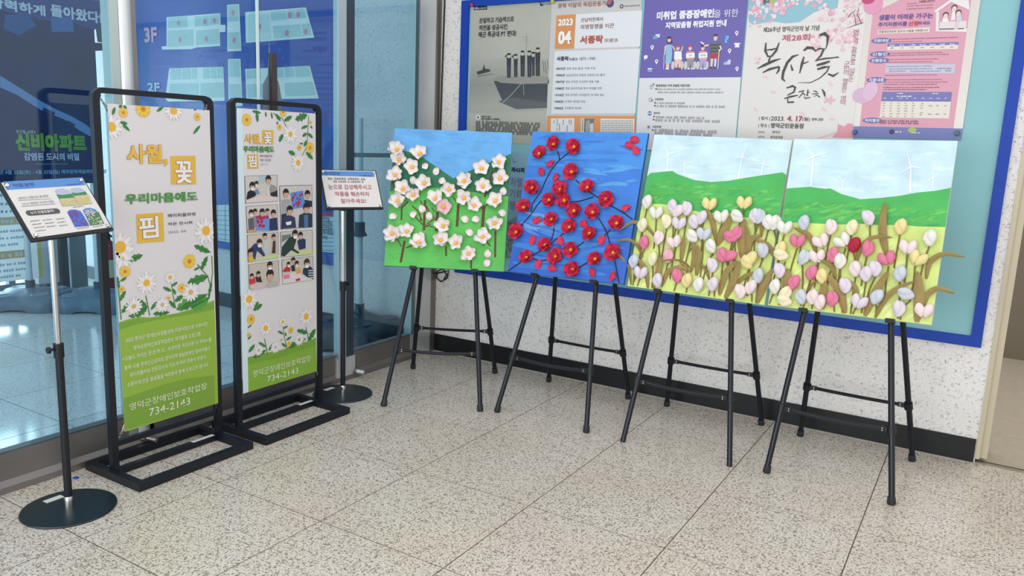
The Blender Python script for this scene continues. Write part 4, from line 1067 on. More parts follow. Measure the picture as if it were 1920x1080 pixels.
for me in wp + pp + rp + rp2: me.materials.append(M_paper_w)
dome_w = MB().lathe([(0.0095, 0.0), (0.0100, 0.004), (0.0075, 0.0085), (0.003, 0.0105), (0.0, 0.011)], 12).mesh('flower_centre', smooth=True); dome_w.materials.append(M_yellow)
M_stamen = mat('camellia_yellow', (240, 176, 30), 0.55)

def blossom(parent, x, y, meshes, n, s, ang, seed, inner=None, cen_mat=M_yellow, z0=0.004, tilt=0.0):
    r = random.Random(seed)
    f = bpy.data.objects.new('blossom', dome_w); COL.objects.link(f); f.parent = parent
    f.matrix_local = Matrix.Translation((x, y, z0 + 0.004 * s)) @ Matrix.Rotation(tilt, 4, 'X') @ Matrix.Scale(s, 4)
    if cen_mat is not M_yellow:
        f.material_slots[0].link = 'OBJECT'; f.material_slots[0].material = cen_mat
    for k in range(n):
        a = ang + 2 * math.pi * k / n + r.uniform(-.16, .16)
        p = bpy.data.objects.new('petal', meshes[(k + seed) % len(meshes)]); COL.objects.link(p); p.parent = f
        p.matrix_local = Matrix.Rotation(a, 4, 'Z') @ Matrix.Translation((0.002, 0, -0.003 + 0.0012 * (k % 2))) @ Matrix.Rotation(-r.uniform(0.05, 0.35), 4, 'Y') @ Matrix.Rotation(r.uniform(-.25, .25), 4, 'X') @ Matrix.Scale(r.uniform(0.86, 1.08), 4)
    if inner:
        for k in range(3):
            a = ang + 0.5 + 2 * math.pi * k / 3 + r.uniform(-.3, .3)
            p = bpy.data.objects.new('petal', inner[(k + seed) % len(inner)]); COL.objects.link(p); p.parent = f
            p.matrix_local = Matrix.Rotation(a, 4, 'Z') @ Matrix.Translation((0.004, 0, 0.001)) @ Matrix.Rotation(-r.uniform(0.35, 0.7), 4, 'Y') @ Matrix.Rotation(r.uniform(-.3, .3), 4, 'X')
    return f
def loose(parent, x, y, meshes, s, ang, seed):
    p = bpy.data.objects.new('loose_petal', meshes[seed % len(meshes)]); COL.objects.link(p); p.parent = parent
    p.matrix_local = Matrix.Translation((x, y, 0.0045)) @ Matrix.Rotation(ang, 4, 'Z') @ Matrix.Scale(s, 4) @ Matrix.Translation((-0.025, 0, 0))

# ---- painting 1: blossoms over hills
fr = CF[1]; t = PAINT[1]; z1 = zoom(700, 220, 3.6); w = CANV[1][6] / 2
P = Print(fr); P.sub = True
P.rect(-w, 0, w, CH, (98, 172, 232), 1)
ridge = [(118, 215), (205, 226), (255, 238), (300, 250), (420, 330), (540, 412), (600, 382), (680, 350), (780, 305), (960, 248)]
cpoly(P, z1, ridge + [(960, 540), (90, 540)], (20, 116, 76), 2, w)
cpoly(P, z1, [(90, 500), (200, 488), (330, 492), (360, 478), (480, 475), (545, 490), (720, 510), (760, 525), (940, 536), (900, 1060), (50, 1030)], (88, 192, 82), 3, w)
strokes(P, 60, -w, w, 0.47, CH, [(94, 167, 229), (103, 177, 234), (92, 164, 228)], 0.16, 0.022, 1, 1, -.1)
strokes(P, 120, -w, w, 0.01, 0.40, [(83, 187, 77), (94, 197, 88), (85, 190, 80)], 0.10, 0.014, 3, 2)
P.build('painted_ground', t, M_paint)
M_trunk = mat('painted_trunk', (104, 62, 38), 0.7, noise=(60, 0.2))
for pts, wd in (([(190, 695), (192, 612), (235, 570)], 11), ([(342, 762), (346, 640), (350, 560)], 17), ([(425, 768), (433, 640)], 20), ([(565, 738), (574, 590)], 18), ([(733, 775), (748, 595)], 21), ([(752, 540), (805, 360)], 13),
                ([(822, 945), (824, 768)], 14), ([(185, 980), (212, 835)], 17), ([(190, 872), (165, 825)], 8), ([(220, 882), (268, 864)], 9), ([(492, 936), (490, 870)], 13), ([(660, 1018), (660, 962)], 12), ([(790, 870), (768, 842)], 9),
                ([(740, 866), (746, 850)], 9), ([(125, 430), (148, 490)], 8), ([(540, 540), (560, 570)], 7), ([(345, 735), (300, 690), (275, 665)], 8), ([(330, 700), (300, 630), (262, 598)], 8), ([(348, 640), (318, 560)], 7), ([(350, 745), (385, 720), (392, 724)], 7),
                ([(350, 725), (405, 743)], 7), ([(362, 720), (410, 688)], 8), ([(368, 645), (355, 600)], 6), ([(428, 700), (380, 640), (360, 600)], 7), ([(415, 640), (395, 610)], 6), ([(735, 620), (722, 590)], 7), ([(755, 600), (780, 582)], 8), ([(578, 590), (585, 480)], 7), ([(320, 700), (315, 650)], 6)):
    q = [fr.uv(*z1(*p)) for p in pts]
    m = MB(); m.tube([(a[0], a[1], 0.0032) for a in q], wd / 3.6 * 0.00285 / 2, 6, flat=0.35); m.build('trunk', M_trunk, t)
pos = [(162, 222), (175, 290), (316, 250), (265, 340), (151, 394), (347, 448), (203, 487), (272, 528), (167, 566), (418, 553), (475, 608), (513, 491), (612, 434), (733, 349), (847, 307), (857, 417), (741, 470), (614, 548), (683, 600), (826, 567),
       (130, 788), (230, 773), (306, 848), (473, 736), (457, 832), (560, 850), (739, 810), (820, 718), (646, 923)]
for i, p in enumerate(pos):
    u = fr.uv(*z1(*p)); r = random.Random(i)
    blossom(t, u[0] , u[1], pp if i == 10 else wp, 5 if i % 4 else 6, r.uniform(1.02, 1.14), r.uniform(0, 6), i, tilt=r.uniform(-.25, .1))
for i, p in enumerate([(353, 335), (427, 368), (468, 432), (272, 428), (878, 502), (135, 672), (272, 660), (331, 620), (380, 668), (618, 690), (691, 691), (650, 780), (870, 648), (773, 922), (770, 985)]):
    u = fr.uv(*z1(*p)); loose(t, u[0], u[1], wp, 0.90, random.Random(i).uniform(0, 6.28), i)

# ---- painting 2: camellias on blue
fr = CF[2]; t = PAINT[2]; z2 = zoom(940, 230, 3.484); w = CANV[2][6] / 2
P = Print(fr); P.sub = True
P.rect(-w, 0, w, CH, (50, 122, 214), 1)
P.rect(-w, 0, w, 0.30, (40, 100, 200), 1); P.rect(-w, 0.62, w, CH, (62, 142, 224), 1)
strokes(P, 170, -w, w, 0.02, CH, [(47, 118, 211), (56, 130, 218), (45, 114, 208), (52, 125, 215), (60, 134, 220)], 0.34, 0.030, 1, 5)
strokes(P, 12, 0.02, w, 0.50, 0.66, [(84, 158, 226), (74, 148, 224)], 0.16, 0.020, 2, 6)
strokes(P, 14, -w, -0.05, 0.22, 0.34, [(110, 160, 224), (84, 140, 218)], 0.16, 0.020, 2, 7, -.15)
P.build('painted_ground', t, M_paint)
M_twig = mat('twig_dark', (52, 34, 34), 0.8)
for pts in ([(440, 198), (380, 245), (320, 320), (285, 390), (260, 450), (205, 530)], [(262, 508), (232, 545), (195, 600), (160, 640), (122, 680)], [(380, 240), (378, 210), (368, 188)], [(488, 375), (560, 445), (645, 495), (720, 545), (800, 590), (858, 632)], [(455, 518), (510, 514), (560, 500), (605, 485)],
            [(636, 625), (660, 660), (690, 720), (715, 805)], [(712, 703), (630, 780)], [(345, 685), (342, 720), (328, 765)], [(410, 722), (330, 785)], [(265, 835), (203, 868)], [(540, 780), (500, 808)], [(205, 890), (260, 902), (322, 897)], [(128, 912), (45, 970)], [(505, 948), (570, 910)], [(742, 905), (758, 980), (770, 1045)], [(205, 530), (195, 585)]):
    q = [fr.uv(*z2(*p)) for p in pts]
    m = MB(); m.tube([(min(max(a[0], -w), w), max(a[1], 0.003), 0.0035) for a in q], 0.0030, 6); m.build('twig', M_twig, t)
for i, p in enumerate([(346, 145), (480, 161), (252, 207), (464, 325), (208, 429), (390, 440), (567, 430), (317, 507), (416, 511), (152, 556), (690, 503), (480, 579), (601, 589), (334, 634), (450, 685), (758, 662), (102, 718), (581, 727), (291, 804), (459, 833), (735, 852), (169, 884), (360, 877), (617, 893), (472, 964)]):
    u = fr.uv(*z2(*p)); r = random.Random(100 + i)
    blossom(t, u[0], u[1], rp, 5, r.uniform(.98, 1.08), r.uniform(0, 6), i, rp2, M_stamen, tilt=r.uniform(-.3, .05))
for i, p in enumerate([(323, 273), (268, 322), (362, 360), (841, 147), (875, 112), (880, 188), (817, 562), (236, 638), (543, 660), (205, 768), (387, 776), (656, 768), (243, 925), (338, 950), (600, 978), (733, 1007)]):
    u = fr.uv(*z2(*p)); loose(t, u[0], u[1], rp, 0.84, random.Random(i).uniform(0, 6.28), i)

# ---- paintings 3 and 4: tulips
def lobe(bm, cx, cy, rx, ry, rz, seed, rot=0.0, taper=0.25):
    r = random.Random(seed); nu, nv = 14, 9; rings = []
    ph = [r.uniform(0, 6.28) for _ in range(4)]
    top = None
    for i in range(nv + 1):
        v = math.pi * i / nv; ring = []
        for j in range(nu):
            a = 2 * math.pi * j / nu
            yy = math.cos(v); rr = math.sin(v) * (1 - taper * (-yy if yy < 0 else 0) - 0.10 * max(0, yy))
            cre = 1 + 0.06 * math.sin(3 * a + ph[0] + 2 * yy) + 0.04 * math.sin(5 * a + ph[1] - 3 * yy)
            x = math.cos(a) * rr * rx * cre; z = math.sin(a) * rr * rz * cre; y = yy * ry
            xr = x * math.cos(rot) - y * math.sin(rot); yr = x * math.sin(rot) + y * math.cos(rot)
            ring.append((cx + xr, cy + yr, z + rz * 0.8))
        rings.append(ring)
    a0 = bm.verts.new(tuple(np.mean(rings[0], 0))); b0 = bm.verts.new(tuple(np.mean(rings[-1], 0)))
    R_ = [[bm.verts.new(p) for p in ring] for ring in rings[1:-1]]
    for a, b in zip(R_, R_[1:]):
        for j in range(nu): bm.faces.new((a[j], a[(j + 1) % nu], b[(j + 1) % nu], b[j]))
    for j in range(nu):
        bm.faces.new((a0, R_[0][(j + 1) % nu], R_[0][j])); bm.faces.new((b0, R_[-1][j], R_[-1][(j + 1) % nu]))
TUL = {}
for s in range(3):
    m = MB(); lobe(m.bm, 0, 0, 0.030, 0.040, 0.019, s); lobe(m.bm, 0.008 * (-1) ** s, 0.006, 0.022, 0.036, 0.024, s + 20, 0.12); TUL['s%d' % s] = m.mesh('tulip_head', smooth=True)
for s in range(2):
    m = MB(); lobe(m.bm, -0.018, 0.006, 0.024, 0.038, 0.019, s + 5, -0.32 * -1, 0.4); lobe(m.bm, 0.018, 0.006, 0.024, 0.038, 0.020, s + 9, -0.32, 0.4); TUL['h%d' % s] = m.mesh('tulip_head', smooth=True)
M_tul = {}
TC = {'w': (238, 234, 226), 'p': (236, 176, 192), 'P': (226, 124, 156), 'l': (228, 216, 228), 'b': (206, 212, 222), 'y': (240, 222, 156), 'c': (242, 234, 196), 'k': (242, 222, 222), 'r': (176, 22, 58)}
for c, v in TC.items():
    M_tul[c] = mat('tulip_paper_' + {'w': 'white', 'p': 'pink', 'P': 'rose', 'l': 'lilac', 'b': 'blue_grey', 'y': 'yellow', 'c': 'cream', 'k': 'blush', 'r': 'crimson'}[c], v, 0.8, bump=(70, 0.5))
for me in TUL.values(): me.materials.append(M_tul['w'])
M_stem = mat('stem_olive', (132, 116, 60), 0.8)
M_blade = mat('leaf_brown', (158, 136, 80), 0.75, noise=(20, 0.12))
def tulip(t, fr, z, x, y, c, kind, s, rot, seed, stem_to=None):
    u = fr.uv(*z(x, y))
    o = put('tulip_head', TUL[kind], M_tul[c], t)
    o.matrix_local = Matrix.Translation((u[0], u[1], 0.010)) @ Matrix.Rotation(rot, 4, 'Z') @ Matrix.Scale(s, 4)
    r = random.Random(seed)
    L_ = r.uniform(0.12, 0.20)
    dx = r.uniform(-.025, .025) if stem_to is None else stem_to
    y1 = max(0.006, u[1] - 0.03 - L_)
    if u[1] - 0.03 - y1 > 0.02:
        MB().tube([(u[0] + 0.02 * math.sin(rot), u[1] - 0.028, 0.010), (u[0] + dx * .6, (u[1] + y1) / 2, 0.0065), (u[0] + dx, y1, 0.005)], 0.0034, 6).build('stem', M_stem, t)
def blade(t, fr, z, pts, wd, seed, lift=0.03):
    q = [fr.uv(*z(*p)) for p in pts]
    # smooth curve through the points
    n = 11; C_ = []
    for i in range(n):
        u = i / (n - 1) * (len(q) - 1); k = min(int(u), len(q) - 2); f = u - k
        p0, p1, p2, p3 = q[max(k - 1, 0)], q[k], q[k + 1], q[min(k + 2, len(q) - 1)]
        C_.append([0.5 * ((2 * p1[d]) + (-p0[d] + p2[d]) * f + (2 * p0[d] - 5 * p1[d] + 4 * p2[d] - p3[d]) * f * f + (-p0[d] + 3 * p1[d] - 3 * p2[d] + p3[d]) * f ** 3) for d in (0, 1)])
    m = MB(); bm = m.bm; rows = []
    for i, p in enumerate(C_):
        a = C_[max(i - 1, 0)]; b = C_[min(i + 1, n - 1)]; dx, dy = b[0] - a[0], b[1] - a[1]; l = math.hypot(dx, dy) or 1
        u = i / (n - 1); ww = wd / 2 * (0.25 + 1.0 * math.sin(math.pi * min(1, u * 0.93 + 0.06)) ** 0.8) * (1 if u < .97 else .35)
        zz = 0.006 + lift * u ** 1.3
        nx, ny = -dy / l * ww, dx / l * ww
        rows.append([bm.verts.new((p[0] + nx, p[1] + ny, zz - 0.003)), bm.verts.new((p[0], p[1], zz + 0.004)), bm.verts.new((p[0] - nx, p[1] - ny, zz - 0.003))])
    for a, b in zip(rows, rows[1:]):
        for j in (0, 1): bm.faces.new((a[j], a[j + 1], b[j + 1], b[j]))
    m.build('leaf', M_blade, t, smooth=True)
def turbine(P, z, base, hub, blades, w0=0.010, col=(232, 242, 248)):
    P.line([P.fr.uv(*z(*base)), P.fr.uv(*z(*hub))], [w0, w0 * .6], col, 4)
    for b in blades: P.line([P.fr.uv(*z(*hub)), P.fr.uv(*z(*b))], [w0 * .8, w0 * .25], col, 4)
def tulip_ground(k, z, ridge, mid, turb):
    fr = CF[k]; t = PAINT[k]; w = CANV[k][6] / 2
    P = Print(fr); P.sub = True
    P.rect(-w, 0, w, CH, (202, 228, 238), 1)
    cpoly(P, z, ridge + mid[::-1], (66, 178, 84), 2, w)
    cpoly(P, z, mid + [(mid[-1][0] - 60, 1100), (mid[0][0] - 140, 1100)], (212, 230, 130), 3, w)
    strokes(P, 50, -w, w, 0.56, CH, [(194, 224, 238), (214, 234, 242), (206, 230, 240)], 0.12, 0.02, 1, k)
    a = fr.uv(*z(*ridge[len(ridge) // 2]))[1]; b = fr.uv(*z(*mid[len(mid) // 2]))[1]
    strokes(P, 150, -w, w, b + .015, a - .03, [(84, 184, 78), (58, 168, 84), (104, 194, 88), (74, 178, 70)], 0.07, 0.016, 2, 10 + k, .3)
    strokes(P, 90, -w, w, 0.02, b - .02, [(220, 236, 146), (204, 224, 116), (226, 238, 160)], 0.08, 0.016, 3, 20 + k, .8)
    strokes(P, 60, -w, w, 0.006, 0.14, [(236, 240, 172), (228, 236, 160)], 0.08, 0.018, 3, 30 + k, .8)
    for q in turb: turbine(P, z, *q)
    P.build('painted_ground', t, M_paint)
    return fr, t
z3 = zoom(1160, 240, 3.175); z4 = zoom(1430, 240, 2.8425)
fr, t = tulip_ground(3, z3, [(100, 282), (190, 268), (320, 256), (350, 275), (450, 310), (550, 322), (650, 315), (800, 290), (900, 275), (975, 264), (1000, 280), (1030, 290)],
                     [(80, 450), (230, 452), (320, 460), (440, 490), (520, 510), (620, 500), (760, 535), (860, 525), (960, 520), (1010, 520)],
                     [((288, 258), (295, 155), [(268, 90), (372, 135), (262, 195)]), ((390, 278), (394, 212), [(388, 180), (450, 208), (372, 245)], 0.007), ((712, 302), (735, 170), [(772, 95), (685, 188), (778, 196)]), ((848, 280), (862, 212), [(885, 168), (815, 212), (900, 232)], 0.008)])
T3 = [(178, 447, 'w', 's0', 0), (230, 515, 'w', 'h0', .1), (293, 563, 'c', 's1', .1), (328, 475, 'l', 's0', .3), (362, 500, 'k', 's2', -.5), (415, 487, 'l', 's1', .1), (365, 578, 'l', 'h0', 0), (455, 565, 'l', 's0', .4), (500, 540, 'l', 's2', -.2), (545, 465, 'y', 'h1', 0), (618, 538, 'w', 'h1', .2), (712, 532, 'w', 's0', .9),
      (752, 457, 'y', 'h0', 0), (815, 530, 'l', 's2', .2), (845, 535, 'b', 's1', -.2), (895, 568, 'w', 's0', .2), (938, 573, 'w', 's1', -.3), (150, 585, 'c', 's2', 0), (160, 688, 'P', 's0', .2), (248, 660, 'k', 's1', -.1), (337, 687, 'k', 'h0', .3), (445, 650, 'w', 's2', .8), (512, 642, 'b', 'h1', 0),
      (672, 655, 'P', 's2', 1.3), (708, 635, 'P', 's1', -.4), (557, 710, 'w', 's0', .5), (303, 768, 'p', 's1', 0), (210, 785, 'c', 's0', 0), (98, 798, 'b', 's2', 0), (137, 870, 'l', 'h0', 0), (240, 912, 'l', 's0', .2), (357, 885, 'P', 's1', .1), (414, 912, 'y', 's2', .1), (482, 938, 'w', 's0', 0), (565, 822, 'l', 's1', .2),
      (568, 935, 'l', 's2', 0), (622, 762, 'P', 's0', .25), (668, 768, 'P', 's2', -.9), (865, 735, 'b', 's1', .2), (770, 805, 'y', 's0', .7), (795, 782, 'y', 's2', -.2), (838, 885, 'b', 's0', .1), (730, 978, 'k', 's1', .2), (792, 952, 'k', 's2', -.2)]
for i, (x, y, c, kd, rt) in enumerate(T3): tulip(t, fr, z3, x, y, c, kd, 0.88 if kd[0] == 'h' else 0.94, rt, 300 + i)
B3 = [([(580, 670), (560, 560), (515, 455)], 30), ([(585, 700), (630, 615), (672, 530)], 46), ([(735, 775), (735, 660), (762, 550)], 44), ([(765, 760), (778, 690), (765, 590)], 34), ([(372, 790), (385, 715), (398, 650)], 30), ([(430, 860), (455, 740), (425, 630)], 30), ([(465, 880), (475, 790), (482, 705)], 34),
      ([(205, 955), (240, 860), (262, 765)], 40), ([(265, 930), (300, 855), (390, 840), (420, 862)], 34), ([(600, 995), (640, 870), (712, 795)], 38), ([(635, 1015), (690, 900), (725, 800)], 42), ([(690, 940), (755, 885), (830, 865)], 26), ([(848, 650), (852, 560), (815, 490)], 24), ([(755, 750), (795, 665), (858, 648)], 34),
      ([(955, 800), (890, 705), (820, 672)], 32), ([(822, 1045), (875, 920), (945, 835)], 46), ([(175, 955), (165, 850), (108, 765)], 28), ([(225, 660), (170, 590), (95, 568), (25, 620)], 22), ([(145, 770), (118, 705), (70, 672), (5, 685)], 20), ([(75, 935), (68, 850), (40, 790), (-5, 748)], 18), ([(540, 905), (525, 850), (490, 812)], 18),
      ([(415, 870), (405, 830), (372, 802)], 20), ([(425, 830), (390, 800), (330, 790), (275, 805)], 12)]
for i, (pts, wd) in enumerate(B3): blade(t, fr, z3, pts, wd / 3.175 * 0.0022, i, 0.028 if len(pts) < 4 else 0.05)
fr, t = tulip_ground(4, z4, [(110, 322), (180, 318), (250, 314), (330, 324), (360, 322), (420, 352), (520, 380), (640, 372), (740, 360), (820, 345), (920, 335), (1000, 320), (1040, 318)],
                     [(90, 505), (200, 505), (300, 510), (420, 515), (520, 510), (640, 520), (740, 515), (820, 525), (970, 528), (1010, 530)],
                     [((258, 308), (270, 150), [(225, 90), (360, 128), (210, 185)], 0.012), ((425, 335), (428, 285), [(400, 252), (462, 245)], 0.008), ((785, 345), (790, 205), [(768, 128), (850, 215), (730, 248)], 0.012), ((905, 318), (910, 262), [(908, 205), (945, 245), (868, 292)], 0.008)])
T4 = [(122, 540, 'w', 'h1', 0), (226, 512, 'b', 's0', .1), (190, 612, 'P', 'h0', 0), (370, 535, 'k', 's1', .0), (480, 537, 'c', 's2', 0), (568, 485, 'l', 's1', .4), (738, 533, 'y', 's0', 0), (893, 593, 'w', 's2', .1), (317, 612, 'k', 'h1', .5), (432, 610, 'w', 'h0', .7), (493, 630, 'r', 's0', -.1), (565, 650, 'P', 's1', -.15),
      (667, 705, 'P', 'h0', .4), (776, 645, 'k', 'h1', 0), (828, 705, 'y', 'h0', -.4), (380, 682, 'P', 's2', .1), (295, 695, 'k', 'h0', .2), (225, 697, 'b', 's1', -.3), (103, 650, 'y', 's0', 0), (105, 682, 'c', 's2', 1.4), (418, 715, 'w', 's1', 0), (497, 757, 'k', 's0', .2), (605, 755, 'l', 's1', .2), (555, 783, 'l', 's2', .1),
      (735, 783, 'b', 's0', 0), (265, 777, 'P', 's0', -.15), (320, 795, 'y', 's2', .3), (97, 765, 'l', 's1', .2), (172, 828, 'P', 's2', -.2), (72, 850, 'w', 's0', .1), (125, 888, 'c', 's1', -.7), (122, 925, 'c', 's2', 1.4), (210, 905, 'b', 's0', .3), (445, 845, 'l', 's1', .2), (270, 905, 'k', 's2', 0), (310, 933, 'k', 's0', 0),
      (376, 915, 'P', 's1', 0), (515, 935, 'l', 'h0', -.3), (612, 905, 'b', 's0', -.3), (766, 888, 'b', 's2', 1.3), (730, 968, 'l', 's1', 0), (860, 982, 'k', 'h1', 0)]
for i, (x, y, c, kd, rt) in enumerate(T4): tulip(t, fr, z4, x, y, c, kd, 0.86 if kd[0] == 'h' else 0.92, rt, 400 + i)
B4 = [([(660, 675), (640, 550), (655, 405)], 38), ([(290, 672), (250, 580), (175, 540)], 28), ([(505, 712), (520, 650), (590, 592), (700, 598)], 24), ([(128, 900), (135, 820), (142, 755)], 46), ([(390, 810), (368, 740), (300, 705)], 24), ([(440, 988), (410, 870), (340, 782)], 40), ([(320, 965), (328, 880), (335, 810)], 40),
      ([(245, 890), (262, 840), (345, 790)], 12), ([(505, 925), (490, 850), (432, 812)], 28), ([(545, 1003), (595, 890), (675, 768)], 38), ([(600, 1012), (650, 920), (720, 862), (815, 828)], 26), ([(822, 1035), (835, 900), (828, 770)], 46), ([(872, 805), (890, 722), (965, 680), (1082, 700)], 26), ([(858, 950), (880, 890), (940, 862), (1026, 892)], 28)]
for i, (pts, wd) in enumerate(B4): blade(t, fr, z4, pts, wd / 2.8425 * 0.0021, 50 + i, 0.028 if len(pts) < 4 else 0.05)
# ================================================================== banner stands
M_sheetw = mat('banner_vinyl', (224, 219, 221), 0.38)
M_clip = mat('clip_steel', (170, 166, 160), 0.3, 0.9)
def banner_stand(label, y0, y1, xa, xb, yb0, yb1, xp, zt=1.635):
    t = thing('banner_stand', label, 'banner stand', ((xa + xb) / 2, (y0 + y1) / 2, 0), group='black banner stands')
    ox, oy = (xa + xb) / 2, (y0 + y1) / 2
    def B(name, x0, x1, q0, q1, z0, z1, m=M_black, bv=0.002): return MB().box(x0 - ox, x1 - ox, q0 - oy, q1 - oy, z0, z1).build(name, m, t, bevel=bv)
    h, s = 0.036, 0.034
    B('base_bar', xa, xa + s, yb0, yb1, 0, h); B('base_bar', xb - s, xb, yb0, yb1, 0, h)
    B('base_bar', xa + s, xb - s, yb0, yb0 + s, 0, h); B('base_bar', xa + s, xb - s, yb1 - s, yb1, 0, h)
    B('centre_bar', xp - 0.016, xp + 0.012, yb0 + s, yb1 - s, 0.004, 0.030)
    B('maker_label', xp - 0.012, xp + 0.010, y1 - 0.165, y1 - 0.045, 0.0302, 0.0312, mat('label_white', (226, 224, 216), 0.5), 0)
    # one bent tube: two posts and the top bar with rounded corners
    r = 0.03; w = 0.015
    path = [(y0 + w, 0.03), (y0 + w, zt - r)] + [(y0 + w + r - r * math.cos(a), zt - r + r * math.sin(a)) for a in (0.4, 0.8, 1.2)] + [(y0 + w + r, zt), (y1 - w - r, zt)] + \
           [(y1 - w - r + r * math.sin(a), zt - r + r * math.cos(a)) for a in (0.4, 0.8, 1.2)] + [(y1 - w, zt - r), (y1 - w, 0.03)]
    m = MB(); bm = m.bm; rings = []
    for i, (y, z) in enumerate(path):
        a = path[max(i - 1, 0)]; b = path[min(i + 1, len(path) - 1)]; dy, dz = b[0] - a[0], b[1] - a[1]; l = math.hypot(dy, dz)
        ny, nz = -dz / l, dy / l
        tk = 0.0150 if abs(dz) > abs(dy) else 0.0110
        rings.append([bm.verts.new((xp - ox + sx * 0.014, y - oy + ny * tk * sn, z + nz * tk * sn)) for sx, sn in ((-1, -1), (1, -1), (1, 1), (-1, 1))])
    for a, b in zip(rings, rings[1:]):
        for k in range(4): bm.faces.new((a[k], a[(k + 1) % 4], b[(k + 1) % 4], b[k]))
    bm.faces.new(rings[0][::-1]); bm.faces.new(rings[-1])
    m.build('upright_frame', M_black, t, bevel=0.0015, seg=1)
    MB().box(xp - ox - 0.010, xp - ox + 0.010, y0 + 0.03 - oy, y1 - 0.03 - oy, 0.132, 0.156).build('lower_bar', M_black, t, bevel=0.002)
    return t, ox, oy
def clip(t, ox, oy, xp, ya, za_, yb, zb_):
    """ring on the tube and a sprung clip pulling the banner corner"""
    a = Vector((xp - ox + 0.004, ya - oy, za_)); b = Vector((xp - ox + 0.010, yb - oy, zb_))
    d = (b - a)
    pts = [a + Vector((0, 0.011 * math.cos(q), 0.011 * math.sin(q))) for q in [2 * math.pi * k / 12 for k in range(13)]]
    MB().tube(pts, 0.0032, 6).build('clip_ring', M_blackp, t, smooth=True)
    n = 26; co = []
    u = d.normalized(); v = Vector((1, 0, 0)); w_ = u.cross(v)
    for k in range(n + 1):
        q = k / n * 2 * math.pi * 6; co.append(a + d * (0.15 + 0.6 * k / n) + (v * math.cos(q) + w_ * math.sin(q)) * 0.0045)
    MB().tube(co, 0.0014, 5).build('clip_spring', M_clip, t, smooth=True)
    m = MB(); c = b + u * 0.012
    m.tube([a + d * 0.7, c + w_ * 0.006, c + u * 0.016 + w_ * 0.005], 0.003, 6); m.tube([a + d * 0.7, c - w_ * 0.006, c + u * 0.016 - w_ * 0.005], 0.003, 6)
    m.build('clip_jaw', M_clip, t, smooth=True)
def banner(label, fr, u0, u1, v0, v1, bow=0.010, cols=((224, 219, 221), 'banner_vinyl')):
    t = thing('banner', label, 'banner', matrix=fr.matrix(), group='exhibition banners by the glass')
    nu, nv = 12, 4; m = MB(); bm = m.bm; rows = []
    for j in range(nv + 1):
        row = []
        for i in range(nu + 1):
            row.append(bm.verts.new((u0 + (u1 - u0) * i / nu, v0 + (v1 - v0) * j / nv, 0.0)))
        rows.append(row)
    for a, b in zip(rows, rows[1:]):
        for i in range(nu): bm.faces.new((a[i], a[i + 1], b[i + 1], b[i]))
    me = m.mesh('sheet')
    o = put('sheet', me, mat(cols[1], cols[0], 0.38), t)
    sol = o.modifiers.new('thickness', 'SOLIDIFY'); sol.thickness = 0.0008; sol.offset = -1
    return t
# ---- nearer banner
XP = -0.410
s1, ox, oy = banner_stand('black metal banner stand nearer the camera, left of the two', -1.432, -0.862, -0.568, -0.178, -1.455, -0.862, XP)
fb1 = Frame((XP + 0.018, -1.131, 0.0), (0, 1, 0), (0, 0, 1))
U0, U1, V0, V1 = -0.243, 0.243, 0.192, 1.584
bn1 = banner('tall exhibition banner of yellow Korean lettering over a long green paragraph', fb1, U0, U1, V0, V1)
for ya, za_, yb, zb_ in ((-1.405, 1.615, -1.375, 1.570), (-0.890, 1.612, -0.905, 1.572), (-1.405, 0.150, -1.372, 0.205), (-0.885, 0.150, -0.898, 0.205)): clip(s1, ox, oy, XP, ya, za_, yb, zb_)
zA = zoom(190, 180, 3.373); zB = zoom(200, 480, 3.177)
def meadow(P, fr, U0, U1, V0, top_px, z, band):
    pts = [fr.uv(*z(*p)) for p in top_px]
    xs = [max(U0, min(U1, p[0])) for p in pts]
    P.poly([(x, p[1]) for x, p in zip(xs, pts)] + [(U1, V0), (U0, V0)], (148, 184, 66), 1)
P = Print(fb1); P.clip = (U0, U1, V0, V1)
G, G2 = (62, 134, 60), (84, 158, 68)
meadow(P, fb1, U0, U1, V0, [(70, 395), (130, 375), (190, 362), (260, 365), (330, 355), (420, 340), (500, 318), (570, 290), (640, 262)], zB, None)
P.px([(70, 400), (130, 385), (190, 372), (260, 372), (330, 362), (420, 342), (500, 322), (570, 300), (640, 270), (640, 315), (560, 335), (420, 360), (300, 380), (160, 410), (75, 440)], (122, 166, 58), 2, zB)
P.px([(88, 850), (200, 815), (340, 765), (480, 730), (640, 708), (645, 900), (95, 1040)], (126, 166, 58), 2, zB)
def E1(f, x, y, z): return f.uv(*z(x, y))
def sun_at(P, f, x, y, r, z): c = f.uv(*z(x, y)); sunny(P, c[0], c[1], r, 4)
def dai_at(P, f, x, y, r, z, cr=0.33): c = f.uv(*z(x, y)); daisy(P, c[0], c[1], r, (238, 235, 234), (234, 180, 62), 4, 14, core_r=cr, shade=(227, 222, 219))
def leaf_at(P, f, a, b, w, z, col=G): p, q = f.uv(*z(*a)), f.uv(*z(*b)); leaf2(P, p[0], p[1], q[0], q[1], w, col, 3)
def stem_at(P, f, pts, z, w=0.005): P.line([f.uv(*z(*p)) for p in pts], w, (76, 140, 64), 3)
# top garland
for x, y, r in ((137, 105, .021), (605, 132, .018)): sun_at(P, fb1, x, y, r, zA)
c = E1(fb1, 262, 76, zA); sunny(P, c[0], c[1] - 0.004, 0.036, 4)
dai_at(P, fb1, 455, 92, .044, zA, .42); dai_at(P, fb1, 62, 195, .050, zA, .40)
for a, b in (((120, 165), (180, 222)), ((118, 165), (165, 175)), ((350, 98), (392, 66)), ((580, 240), (625, 185)), ((585, 90), (605, 70)), ((640, 75), (650, 90)), ((110, 72), (130, 58)), ((140, 60), (158, 82)), ((70, 120), (85, 70))): leaf_at(P, fb1, a, b, .017, zA)
